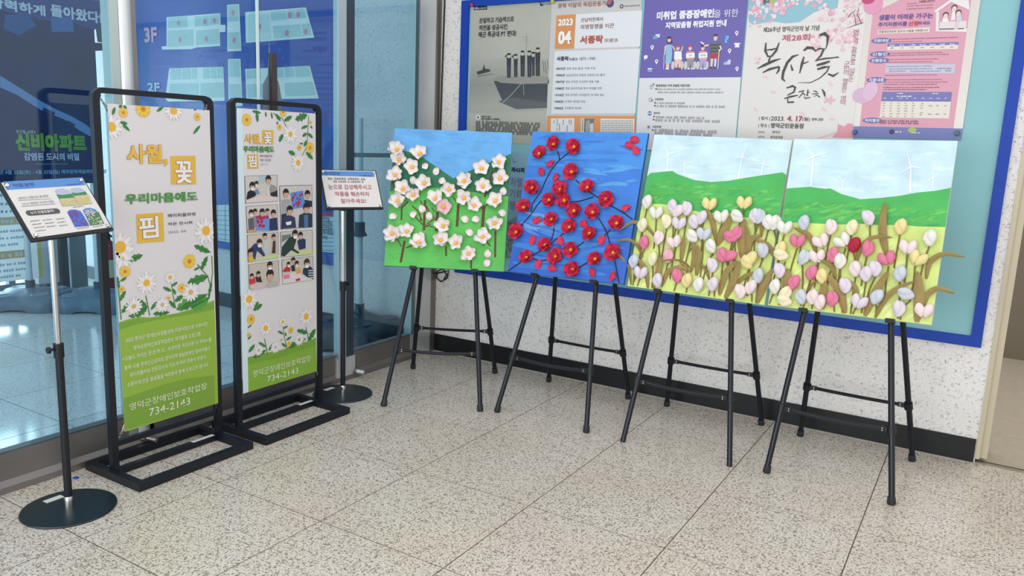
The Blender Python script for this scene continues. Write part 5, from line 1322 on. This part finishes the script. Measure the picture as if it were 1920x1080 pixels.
# flower bed
for x, y, r in ((555, 1045, .034),): sun_at(P, fb1, x, y, r, zA)
for x, y, r, z_ in ((108, 92, .026, zB), (445, 190, .021, zB), (88, 198, .014, zB), (366, 250, .010, zB)): sun_at(P, fb1, x, y, r, z_)
dai_at(P, fb1, 660, 852, .062, zA, .36); dai_at(P, fb1, 118, 955, .062, zA, .42); dai_at(P, fb1, 236, 160, .050, zB, .32); dai_at(P, fb1, 376, 127, .028, zB, .36); dai_at(P, fb1, 500, 215, .045, zB, .2); dai_at(P, fb1, 160, 300, .040, zB, .18); dai_at(P, fb1, 330, 290, .036, zB, .15); dai_at(P, fb1, 95, 10, .05, zB, .1)
stem_at(P, fb1, [(232, 235), (245, 300), (255, 355)], zB); stem_at(P, fb1, [(385, 165), (395, 240), (410, 310)], zB, .004); stem_at(P, fb1, [(540, 50), (600, 120), (618, 180), (610, 250)], zB); stem_at(P, fb1, [(65, 160), (75, 260), (85, 380)], zB); stem_at(P, fb1, [(625, 0), (630, 100), (618, 180)], zB)
for a, b, w_ in (((165, 1040), (262, 1005), .034), ((585, 945), (690, 990), .034), ((645, 1060), (668, 1015), .022)): leaf_at(P, fb1, a, b, w_, zA)
for a, b, w_ in (((480, 160), (605, 120), .050), ((560, 85), (600, 0), .030), ((518, 85), (555, 65), .014), ((175, 258), (240, 300), .026), ((262, 320), (300, 270), .020), ((130, 360), (240, 310), .050), ((180, 355), (240, 300), .040), ((275, 345), (375, 335), .030), ((335, 185), (385, 210), .020), ((385, 180), (422, 155), .016), ((395, 195), (410, 230), .016),
                 ((370, 265), (412, 312), .022), ((405, 270), (455, 235), .030), ((415, 320), (530, 250), .060), ((500, 310), (610, 250), .075), ((440, 320), (600, 225), .050), ((60, 120), (72, 200), .020), ((75, 270), (112, 205), .022), ((88, 340), (145, 270), .028), ((80, 150), (118, 128), .016), ((605, 250), (625, 150), .020), ((130, 30), (210, -5), .030)): leaf_at(P, fb1, a, b, w_, zB, G if w_ < .03 else G2 if w_ > .055 else G)
P.px([(436, 380), (593, 378), (597, 558), (440, 560)], (230, 184, 66), 3, zA)
P.px([(219, 748), (388, 738), (397, 918), (226, 932)], (230, 184, 66), 3, zA)
P.build('small_artwork', bn1)
P = Print(fb1)
def two(P, s, bl, tr, col, edge, z, bold=.10):
    P.ptext(s, bl, tr, edge, bold + .03, 6, z); P.ptext(s, bl, tr, col, bold, 8, z)
two(P, '사월', (165, 422), (375, 312), (232, 184, 74), (176, 140, 70), zA, .07)
P.ptext(',', (392, 442), (415, 400), (226, 178, 70), .12, 6, zA)
two(P, '꽃', (470, 550), (568, 415), (240, 236, 240), (150, 112, 76), zA, .055)
P.ptext('우리마음에도', (150, 682), (602, 606), (76, 146, 66), .12, 6, zA)
two(P, '핌', (242, 900), (352, 760), (240, 236, 240), (150, 112, 76), zA, .055)
P.ptext('페이퍼플라워', (418, 768), (592, 735), (98, 94, 98), .04, 5, zA); P.ptext('작은 전시회', (420, 820), (572, 790), (98, 94, 98), .04, 5, zA); P.ptext('2023. 04.', (422, 870), (538, 846), (140, 136, 140), .0, 5, zA)
def sl2(P, s, bl, br, h, col, z, bold=0.0, layer=5): slanted(P, s, bl, br, h, col, bold, layer, z)
pale_t = (236, 240, 214)
sl2(P, '2023 영덕군 장애인시설활성화 지원사업으로 이루어진', (110, 512), (598, 420), 28, pale_t, zB, .01)
sl2(P, '영덕군장애인보호작업장의 여가활동 프로그램', (158, 556), (556, 480), 28, pale_t, zB, .01)
sl2(P, '<오늘도 우리는 든.든.하.지 - 이것이든 저것이든 다 하자!>를', (92, 620), (622, 515), 28, pale_t, zB, .01)
sl2(P, '통해 시설 장애인근로자와 영덕지역 발달장애인 참여자들이', (104, 676), (612, 566), 28, pale_t, zB, .01)
sl2(P, '페이퍼플라워 전문강사의 지도에 따라 한송이 두송이', (134, 718), (588, 616), 28, pale_t, zB, .01)
sl2(P, '소중하게 만든 봄꽃들을 여러분과 함께 피우고자 합니다.', (120, 774), (605, 664), 28, pale_t, zB, .01)
sl2(P, '영덕군장애인보호작업장', (135, 912), (596, 800), 44, pale_t, zB, .0)
sl2(P, '734-2143', (252, 948), (496, 890), 46, pale_t, zB, .0)
P.build('small_print', bn1)

# ---- farther banner
XP2 = -0.412
s2, ox, oy = banner_stand('black metal banner stand farther back, right of the two', -0.768, -0.180, -0.560, -0.160, -0.800, -0.215, XP2, 1.640)
fb2 = Frame((XP2 + 0.018, -0.474, 0.0), (0, 1, 0), (0, 0, 1))
U0, U1, V0, V1 = -0.262, 0.246, 0.200, 1.603
bn2 = banner('tall exhibition banner with seven small photographs above the green meadow', fb2, U0, U1, V0, V1)
for ya, za_, yb, zb_ in ((-0.745, 1.618, -0.728, 1.592), (-0.215, 1.615, -0.232, 1.590), (-0.742, 0.160, -0.722, 0.212), (-0.205, 0.165, -0.232, 0.212)): clip(s2, ox, oy, XP2, ya, za_, yb, zb_)
zC = zoom(420, 180, 6.75); zD = zoom(430, 310, 4.5); zE = zoom(430, 530, 3.4826)
UI = fb2.uv(*zE(122, 600))[0]
P = Print(fb2); P.clip = (U0, U1, V0, V1)
P.rect(U0, V0, UI, V1, (214, 232, 238), 1)
top = [(120, 500), (160, 490), (240, 470), (340, 452), (420, 420), (500, 398), (565, 370)]
pts = [fb2.uv(*zE(*p)) for p in top]
P.poly([(max(UI, min(U1, p[0])), p[1]) for p in pts] + [(U1, V0), (UI, V0)], (134, 178, 60), 1)
P.poly([(max(UI, min(U1, p[0])), p[1] + .01) for p in pts] + [(max(UI, min(U1, p[0])), p[1] - .03) for p in pts[::-1]], (120, 166, 56), 2)
for x, y, r in ((285, 300, .030), (700, 392, .016), (952, 652, .016), (1085, 655, .030), (1093, 335, .011)): sun_at(P, fb2, x, y, r, zC)
c = E1(fb2, 745, 215, zC); sunny(P, c[0], c[1] + .004, .022, 4)
dai_at(P, fb2, 838, 485, .048, zC, .30); dai_at(P, fb2, 935, 845, .048, zC, .32)
for a, b, w_ in (((355, 190), (465, 215), .020), ((410, 195), (425, 335), .024), ((525, 200), (530, 265), .014), ((595, 205), (610, 290), .014), ((650, 225), (715, 315), .024), ((760, 315), (860, 255), .028), ((900, 300), (1055, 235), .045), ((975, 410), (1060, 375), .020), ((990, 510), (1050, 470), .022), ((1055, 470), (1125, 530), .022),
                 ((1010, 640), (1045, 560), .022), ((1035, 710), (1125, 800), .030), ((695, 580), (745, 480), .028), ((815, 700), (900, 740), .030), ((665, 360), (680, 320), .012), ((955, 600), (1000, 605), .012), ((1090, 380), (1120, 410), .014)): leaf_at(P, fb2, a, b, w_, zC)
stem_at(P, fb2, [(620, 215), (740, 290), (785, 385)], zC, .004); stem_at(P, fb2, [(1070, 250), (1060, 420), (1045, 640), (990, 750)], zC, .004)
dai_at(P, fb2, 500, 220, .050, zE, .38); dai_at(P, fb2, 235, 297, .042, zE, .36); dai_at(P, fb2, 346, 256, .026, zE, .36); dai_at(P, fb2, 128, 108, .05, zE, .40); dai_at(P, fb2, 300, 420, .034, zE, .12); dai_at(P, fb2, 190, 440, .03, zE, .12); dai_at(P, fb2, 455, 370, .036, zE, .15)
for x, y, r in ((140, 238, .026), (400, 310, .018), (126, 340, .012), (388, 400, .016), (337, 374, .008)): sun_at(P, fb2, x, y, r, zE)
stem_at(P, fb2, [(228, 365), (240, 420), (248, 470)], zE); stem_at(P, fb2, [(350, 285), (355, 340), (375, 430)], zE, .004); stem_at(P, fb2, [(498, 290), (510, 340), (515, 380)], zE)
for a, b, w_ in (((155, 180), (215, 140), .034), ((165, 160), (190, 122), .020), ((190, 390), (238, 420), .020), ((255, 445), (285, 395), .020), ((120, 370), (142, 345), .016), ((125, 455), (165, 402), .026), ((155, 490), (240, 440), .036), ((315, 315), (352, 335), .016), ((350, 300), (382, 282), .014), ((340, 395), (372, 420), .018), ((370, 375), (405, 352), .018), ((362, 325), (372, 350), .014),
                 ((385, 425), (450, 385), .040), ((440, 310), (510, 330), .034), ((515, 380), (562, 300), .042), ((118, 295), (145, 275), .012), ((410, 410), (500, 365), .034)): leaf_at(P, fb2, a, b, w_, zE)
P.px([(482, 432), (622, 432), (622, 612), (482, 612)], (230, 184, 74), 3, zC); P.px([(292, 740), (428, 738), (434, 918), (297, 920)], (230, 184, 74), 3, zC)
# ---- photographs: thin black border, pale room, people, a table
def photo(q, wallc=(206, 198, 188)):
    global P
    P = Print(fb2); P.sub = True; PH.append(P)
    P.px(q, (56, 52, 54), 3, zD)
    cx = sum(p[0] for p in q) / 4; cy = sum(p[1] for p in q) / 4
    P.px([(cx + (x - cx) * .975, cy + (y - cy) * .98) for x, y in q], wallc, 4, zD)
def D(pts, col, l=6): P.px(pts, col, l, zD)
def head(x, y, r=16, hair=(34, 30, 32), skin_=(206, 166, 144), mask=False, l=8):
    c = fb2.uv(*zD(x, y)); k = r * 0.00078 * 1.0
    P.ell(c[0], c[1] + k * .35, k * 1.05, k * 1.1, hair, l, 12); P.ell(c[0], c[1] - k * .25, k * .82, k * .95, skin_, l + 1, 12); P.ell(c[0], c[1] + k * .75, k * .95, k * .5, hair, l + 2, 10)
    if mask: P.ell(c[0], c[1] - k * .65, k * .7, k * .45, (236, 236, 236), l + 3, 10)
PB = P; PH = []
photo([(126, 90), (402, 80), (406, 302), (134, 322)], (208, 202, 196))
D([(245, 92), (300, 90), (302, 150), (248, 152)], (176, 196, 206), 5); D([(140, 300), (280, 250), (402, 268), (404, 300), (138, 318)], (222, 206, 202), 5)
D([(140, 290), (150, 225), (190, 200), (225, 240), (215, 260), (170, 280)], (30, 30, 42)); head(190, 180, 22, mask=True); D([(208, 215), (235, 195), (255, 240), (225, 248)], (120, 142, 168)); head(225, 160, 15, mask=True)
D([(345, 160), (390, 175), (400, 215), (345, 240), (335, 200)], (150, 150, 150)); D([(340, 235), (402, 210), (404, 265), (350, 260)], (40, 40, 44)); head(325, 125, 22)
D([(306, 190), (330, 180), (335, 255), (310, 260)], (214, 208, 206), 7)
photo([(420, 172), (697, 165), (700, 522), (430, 540)], (210, 202, 196))
D([(510, 232), (618, 212), (638, 350), (528, 370)], (96, 142, 214), 6)
rr = random.Random(9)
for k in range(14):
    c = fb2.uv(*zD(rr.uniform(528, 618), rr.uniform(235, 350))); P.ell(c[0], c[1], .007, .007, (178, 36, 70), 7, 8)
D([(436, 290), (510, 285), (515, 345), (480, 410), (436, 412)], (168, 168, 172)); head(473, 240, 24); D([(436, 412), (480, 405), (480, 530), (434, 535)], (40, 48, 74)); D([(630, 290), (696, 300), (697, 350), (640, 350)], (36, 44, 66)); head(655, 250, 24)
D([(455, 440), (500, 415), (550, 440), (560, 525), (450, 532)], (46, 58, 92), 7); head(505, 385, 26); D([(470, 480), (520, 470), (515, 500), (480, 506)], (236, 236, 236), 8)
D([(585, 420), (640, 395), (697, 410), (698, 520), (580, 524)], (44, 56, 78), 7); D([(625, 420), (660, 415), (660, 522), (628, 524)], (76, 116, 162), 8); head(645, 365, 28)
photo([(138, 345), (406, 330), (410, 550), (147, 572)], (208, 202, 196))
D([(150, 545), (225, 530), (225, 565), (150, 570)], (206, 156, 110), 5); D([(230, 430), (330, 418), (332, 548), (222, 550)], (110, 146, 214), 8)
for k in range(16):
    c = fb2.uv(*zD(rr.uniform(232, 325), rr.uniform(430, 520))); P.ell(c[0], c[1], .008, .008, (176, 34, 70), 9, 8)
D([(155, 450), (200, 440), (205, 540), (160, 545)], (96, 92, 104)); head(180, 405, 18, mask=True); D([(200, 430), (235, 425), (230, 520), (205, 530)], (140, 136, 150)); head(213, 395, 16); head(272, 400, 20, l=10); head(317, 390, 15); D([(335, 450), (400, 440), (406, 545), (335, 550)], (34, 54, 96)); head(368, 410, 21)
photo([(148, 588), (412, 565), (415, 780), (155, 818)], (206, 196, 180))
D([(200, 800), (345, 765), (414, 750), (414, 778), (220, 808)], (196, 216, 150), 5); D([(180, 690), (215, 655), (265, 690), (300, 760), (285, 770), (230, 720), (215, 795), (195, 790)], (42, 62, 106)); head(250, 660, 22, mask=True)
D([(280, 640), (325, 625), (335, 740), (300, 745)], (196, 200, 198)); head(295, 600, 17); D([(355, 640), (395, 630), (400, 740), (345, 745)], (196, 182, 160)); D([(365, 640), (385, 635), (385, 740), (355, 742)], (60, 48, 46), 7); head(370, 608, 17)
D([(156, 775), (195, 765), (205, 800), (158, 815)], (226, 182, 50), 8); head(175, 740, 22, l=9)
photo([(428, 562), (700, 545), (704, 752), (435, 778)], (204, 200, 194))
D([(440, 590), (520, 580), (520, 600), (440, 650)], (120, 124, 124), 5); D([(490, 765), (560, 715), (700, 710), (702, 750)], (206, 210, 150), 5)
D([(436, 760), (440, 690), (500, 610), (555, 590), (560, 640), (540, 700), (590, 735), (575, 745), (520, 715), (460, 770)], (34, 62, 50)); head(550, 585, 24, mask=True); D([(570, 640), (600, 610), (640, 625), (640, 700), (585, 715)], (36, 54, 92)); head(597, 595, 20)
photo([(158, 838), (416, 800), (420, 1010), (165, 1050)], (200, 192, 178))
D([(170, 1040), (200, 1000), (300, 990), (420, 985), (420, 1008), (220, 1048)], (214, 190, 190), 5); D([(300, 900), (345, 880), (355, 930), (300, 960)], (206, 206, 204)); head(338, 850, 22, mask=True); D([(165, 960), (210, 940), (220, 990), (170, 1008)], (206, 52, 60)); head(185, 938, 15)
D([(215, 940), (260, 935), (275, 985), (225, 985)], (50, 50, 60)); head(240, 920, 16); D([(300, 1010), (345, 975), (400, 990), (415, 1012), (330, 1028)], (186, 180, 176), 9); head(338, 930, 30, l=10)
photo([(440, 795), (704, 765), (708, 965), (445, 1005)], (204, 196, 184))
D([(445, 1000), (445, 920), (560, 900), (640, 940), (705, 965)], (226, 214, 214), 5); D([(445, 890), (480, 850), (515, 870), (510, 895), (460, 900)], (196, 40, 60)); head(495, 838, 15, mask=True); D([(515, 850), (545, 835), (555, 890), (525, 895)], (40, 50, 56)); head(535, 805, 18)
D([(560, 880), (590, 860), (605, 900), (565, 920)], (222, 170, 60)); head(565, 835, 18, mask=True); D([(620, 870), (680, 850), (706, 880), (706, 960), (650, 940), (615, 910)], (40, 56, 84)); head(650, 830, 26, mask=True, hair=(46, 52, 62))
for y in (885, 905, 925, 945): D([(660, y), (706, y - 4), (706, y + 5), (662, y + 8)], (206, 206, 206), 9)
D([(450, 925), (505, 915), (505, 950), (455, 960)], (226, 130, 160), 7); D([(555, 960), (590, 950), (595, 970), (560, 978)], (186, 56, 70), 7)
for q in PH: q.build('photograph', bn2)
PB.build('small_artwork', bn2)
P = Print(fb2)
two(P, '사월', (258, 595), (435, 485), (232, 184, 74), (186, 150, 80), zC, .06); P.ptext(',', (447, 618), (465, 590), (226, 178, 70), .1, 6, zC)
two(P, '꽃', (505, 602), (592, 465), (240, 236, 240), (150, 112, 76), zC, .055)
P.ptext('우리마음에도', (243, 708), (626, 640), (70, 138, 66), .10, 6, zC)
two(P, '핌', (303, 895), (400, 755), (240, 236, 240), (150, 112, 76), zC, .055)
P.ptext('페이퍼플라워', (452, 775), (606, 745), (120, 112, 116), .02, 5, zC); P.ptext('작은 전시회', (453, 828), (586, 797), (120, 112, 116), .02, 5, zC); P.ptext('2023. 04.', (455, 875), (555, 852), (176, 170, 174), .0, 5, zC)
sl2(P, '영덕군장애인보호작업장', (152, 618), (530, 510), 44, pale_t, zE, .0); sl2(P, '734-2143', (245, 648), (448, 590), 38, pale_t, zE, .0)
P.build('small_print', bn2)

# ================================================================== sign stands
SIGN = {1: ((-0.25, -1.671, 1.193), 1.713, 0.626, 0.040, (-0.264, -1.700), 'black sign stand holding the slanted artwork description, leftmost'),
        2: ((-0.41, 0.064, 1.199), 1.109, 0.521, -0.004, (-0.421, 0.006), 'black sign stand holding the please do not touch notice')}
def sign_frame(k):
    c, yaw, tilt, roll, _, _ = SIGN[k]
    ex = np.array([math.cos(yaw), math.sin(yaw), 0]); n = np.array([-math.sin(yaw), math.cos(yaw), 0]); up = np.array([0, 0, 1.0])
    ey = math.cos(tilt) * up + math.sin(tilt) * n
    return Frame(c, math.cos(roll) * ex + math.sin(roll) * ey, -math.sin(roll) * ex + math.cos(roll) * ey)
SW, SH = 0.341, 0.245
M_signw = mat('sign_paper', (230, 226, 222), 0.35)
for k in (1, 2):
    fr = sign_frame(k); (px_, py_) = SIGN[k][4]
    t = thing('sign_stand', SIGN[k][5], 'sign stand', (px_, py_, 0), group='pole sign stands by the glass')
    MB().lathe([(0.0, 0.0), (0.168, 0.0), (0.171, 0.004), (0.169, 0.008), (0.02, 0.0105), (0.0, 0.0105)], 64).build('base_disc', mat('disc_black', (30, 44, 50), 0.34, 0.3), t, smooth=True)
    MB().box(-0.125, -0.095, -0.035, 0.035, 0.0098, 0.0112).build('maker_label', mat('label_white'), t)
    MB().lathe([(0.0, 0.010), (0.017, 0.010), (0.017, 0.045), (0.0145, 0.055), (0.0, 0.055)], 24).build('base_collar', M_chrome, t, smooth=True)
    MB().tube([(0, 0, 0.05), (0, 0, 0.66)], 0.0145, 20).build('lower_pole', M_black, t, smooth=True)
    MB().tube([(0, 0, 0.62), (0, 0, 0.675)], 0.0185, 20).build('height_clamp', M_blackp, t, smooth=True)
    sgn = -1 if k == 1 else 1
    MB().tube([(0.010 * 0, sgn * 0.014, 0.655), (0, sgn * 0.034, 0.655)], 0.005, 10).tube([(0, sgn * 0.032, 0.655), (0, sgn * 0.042, 0.655)], 0.013, 6).build('clamp_knob', M_blackp, t)
    P0 = Vector(fr.o) - Vector((px_, py_, 0)) - Vector(fr.n) * 0.016
    nn = Vector(fr.n); rel = Vector(fr.o) - nn * 0.014 - Vector((px_, py_, 0))
    topz = nn.dot(rel) / nn.z - 0.034                       # just below the back of the board, straight above the base
    P0 = Vector((0, 0, topz + 0.020))
    MB().tube([(0, 0, 0.66), (0, 0, topz)], 0.0105, 20).build('upper_pole', M_chrome, t, smooth=True)
    MB().tube([(0, 0, topz - 0.03), (0, 0, topz - 0.005), P0], [0.0135, 0.0135, 0.006], 12).build('tilt_joint', M_blackp, t, smooth=True)
    mw = Matrix.Translation((-px_, -py_, 0)) @ fr.matrix()
    MB().box(-SW / 2, SW / 2, -SH / 2, SH / 2, -0.014, -0.002).build('backing_board', M_blackp, t, bevel=0.002).matrix_local = mw
    sh = MB().box(-SW / 2 + 0.010, SW / 2 - 0.006, -SH / 2 + 0.012, SH / 2 - 0.005, -0.003, 0.0).build('sign_sheet', M_signw, t); sh.matrix_local = mw
    for sx in (-1, 1):
        for sy in (-1, 1):
            b = MB().lathe([(0.0, 0.0), (0.0075, 0.0), (0.0075, 0.006), (0.0055, 0.0085), (0.0, 0.009)], 16).build('standoff_screw', M_chrome, t, smooth=True)
            b.matrix_local = mw @ Matrix.Translation((sx * (SW / 2 - 0.020), sy * (SH / 2 - 0.019), 0))
    P = Print(fr)
    if k == 1:
        z_ = zoom(0, 320, 7.2)
        P.px([(38, 150), (1115, 92), (1155, 195), (92, 262)], (82, 142, 212), 1, z_)
        P.px([(245, 402), (690, 378), (692, 382), (247, 407)], (120, 116, 118), 2, z_); P.px([(290, 485), (748, 445), (750, 450), (292, 490)], (120, 116, 118), 2, z_)
        q = [fr.uv(*z_(*p)) for p in ((390, 575), (770, 545))]; P.line([q[0], q[1]], 0.022, (76, 72, 76), 2); [P.ell(a[0], a[1], .011, .011, (76, 72, 76), 2) for a in q]
        def thumb(pts, sky, body):
            P.px(pts, sky, 2, z_)
            return pts
        thumb([(740, 270), (770, 248), (850, 242), (920, 260), (960, 300), (1045, 465), (845, 485)], (182, 192, 214), 0)
        P.px([(760, 325), (850, 330), (930, 318), (970, 315), (1000, 370), (800, 385)], (54, 134, 76), 3, z_); P.px([(795, 385), (1000, 368), (1045, 465), (845, 485)], (206, 188, 130), 4, z_)
        thumb([(948, 250), (990, 235), (1080, 232), (1140, 270), (1160, 290), (1245, 445), (1050, 465)], (182, 192, 214), 0)
        P.px([(965, 300), (1040, 305), (1150, 285), (1180, 330), (1000, 345)], (54, 134, 76), 3, z_); P.px([(995, 345), (1185, 325), (1245, 445), (1050, 465)], (208, 190, 128), 4, z_)
        thumb([(905, 560), (940, 530), (1010, 525), (1080, 545), (1110, 580), (1208, 745), (1012, 765)], (70, 104, 200), 0)
        thumb([(1115, 535), (1150, 508), (1220, 502), (1290, 525), (1310, 550), (1405, 718), (1220, 742)], (92, 142, 200), 0)
        P.px([(1165, 600), (1260, 575), (1330, 560), (1405, 718), (1220, 742)], (66, 128, 74), 3, z_)
        rr = random.Random(4)
        for _ in range(46):
            a = rr.random(); b = rr.random(); x, y = 930 + 215 * b + 85 * a - 60 * (1 - b) * 0, 560 + 180 * b
            c = fr.uv(*z_(905 + 110 * b + 190 * a * (0.9 if b > .2 else .6), 545 + 205 * b)); P.ell(c[0], c[1], .0028, .0024, (150, 50, 110), 4, 7)
            c = fr.uv(*z_(1125 + 100 * b + 185 * a * (0.9 if b > .2 else .6), 525 + 200 * b)); P.ell(c[0], c[1], .0032, .0028, (226, 202, 190), 4, 7)
            c = fr.uv(*z_(800 + 50 * b + 200 * a, 375 + 95 * b)); P.ell(c[0], c[1], .0026, .0022, (228, 216, 180), 5, 7)
            c = fr.uv(*z_(1000 + 55 * b + 190 * a, 340 + 105 * b)); P.ell(c[0], c[1], .0026, .0022, (228, 214, 176), 5, 7)
        sl2(P, '작품설명', (178, 220), (470, 215), 48, (44, 82, 150), z_, .0)
        P.pbars((905, 198), (1110, 176), (52, 92, 156), 4, z_, 1)
        sl2(P, '영덕의 아름다운 봄 풍경', (255, 388), (655, 366), 34, (110, 106, 108), z_, .0); sl2(P, '그리고 행복한 우리의 마음', (290, 470), (730, 440), 36, (110, 106, 108), z_, .0)
        sl2(P, '누가 만들었을까?', (415, 592), (735, 568), 40, (236, 234, 234), z_, .03, 6)
        for r_ in range(4):
            for q in range(3 if r_ < 3 else 1): P.pbars((408 + 26 * r_ + 172 * q, 692 + 44 * r_ - 14 * q), (545 + 26 * r_ + 160 * q, 668 + 44 * r_ - 14 * q), (130, 124, 126), 4, z_, r_ * 5 + q)
        P.pbars((985, 500), (1130, 484), (140, 134, 136), 4, z_, 5); P.pbars((1040, 790), (1215, 770), (140, 134, 136), 4, z_, 6); P.pbars((1255, 765), (1400, 742), (140, 134, 136), 4, z_, 7)
    else:
        z_ = zoom(580, 300, 5.4)
        P.px([(112, 112), (650, 118), (660, 172), (118, 156)], (82, 142, 212), 1, z_)
        sl2(P, '전시안내', (150, 150), (305, 155), 30, (44, 82, 150), z_, .02)
        P.pbars((525, 165), (648, 154), (52, 92, 156), 4, z_, 2)
        P.pbars((190, 200), (600, 182), (150, 142, 146), 4, z_, 3); P.pbars((245, 228), (560, 212), (150, 142, 146), 4, z_, 4)
        sl2(P, '눈으로 감상해주시고', (198, 298), (632, 302), 50, (186, 96, 108), z_, .02); sl2(P, '작품을 훼손하지', (262, 366), (605, 370), 46, (186, 96, 108), z_, .02); sl2(P, '말아주세요!', (325, 438), (578, 440), 46, (186, 96, 108), z_, .02)
    P.build('sign_print', t, mtx=mw)

# ================================================================== small things
fw = Frame((0, YW - 0.006, 0), (1, 0, 0), (0, 0, 1))
cb = thing('power_cable', 'black cable running down the wall to a white plug under the first painting', 'cable', (-0.56, YW, 0.5))
q = [fw.uv(*p) for p in ((834, 0), (830, 120), (826, 245), (820, 380), (812, 470), (806, 505))]
MB().tube([(a[0] + 0.56, -0.008, a[1] - 0.5) for a in q], 0.0055, 8).build('cable_run', M_blackp, cb, smooth=True)
zq = zoom(700, 480, 3.177)
loop = [fw.uv(*zq(*p)) for p in ((330, 80), (365, 105), (420, 95), (452, 85), (445, 130), (410, 152), (380, 130), (385, 90), (420, 75), (440, 110), (425, 140))]
MB().tube([(a[0] + 0.56, -0.014 - 0.003 * (i % 3), a[1] - 0.5) for i, a in enumerate(loop)], 0.005, 8).build('cable_loop', M_blackp, cb, smooth=True)
a = fw.uv(*zq(312, 95))
pl_ = MB().box(-0.022, 0.022, -0.03, 0.0, -0.018, 0.018).build('plug', mat('plug_white', (214, 212, 208), 0.5), cb, bevel=0.004); pl_.location = (a[0] + 0.56, -0.004, a[1] - 0.5); pl_.rotation_euler = (0, 0.6, 0)
sc = thing('paper_scrap', 'tiny bright blue scrap lying on the floor beside the rail', 'scrap', (-0.515, -1.53, 0.0))
MB().prism([(-0.012, -0.006), (0.0, -0.012), (0.014, -0.004), (0.010, 0.010), (-0.006, 0.012)], 0.0005, 0.005).build('scrap', mat('scrap_blue', (40, 92, 180), 0.5), sc)
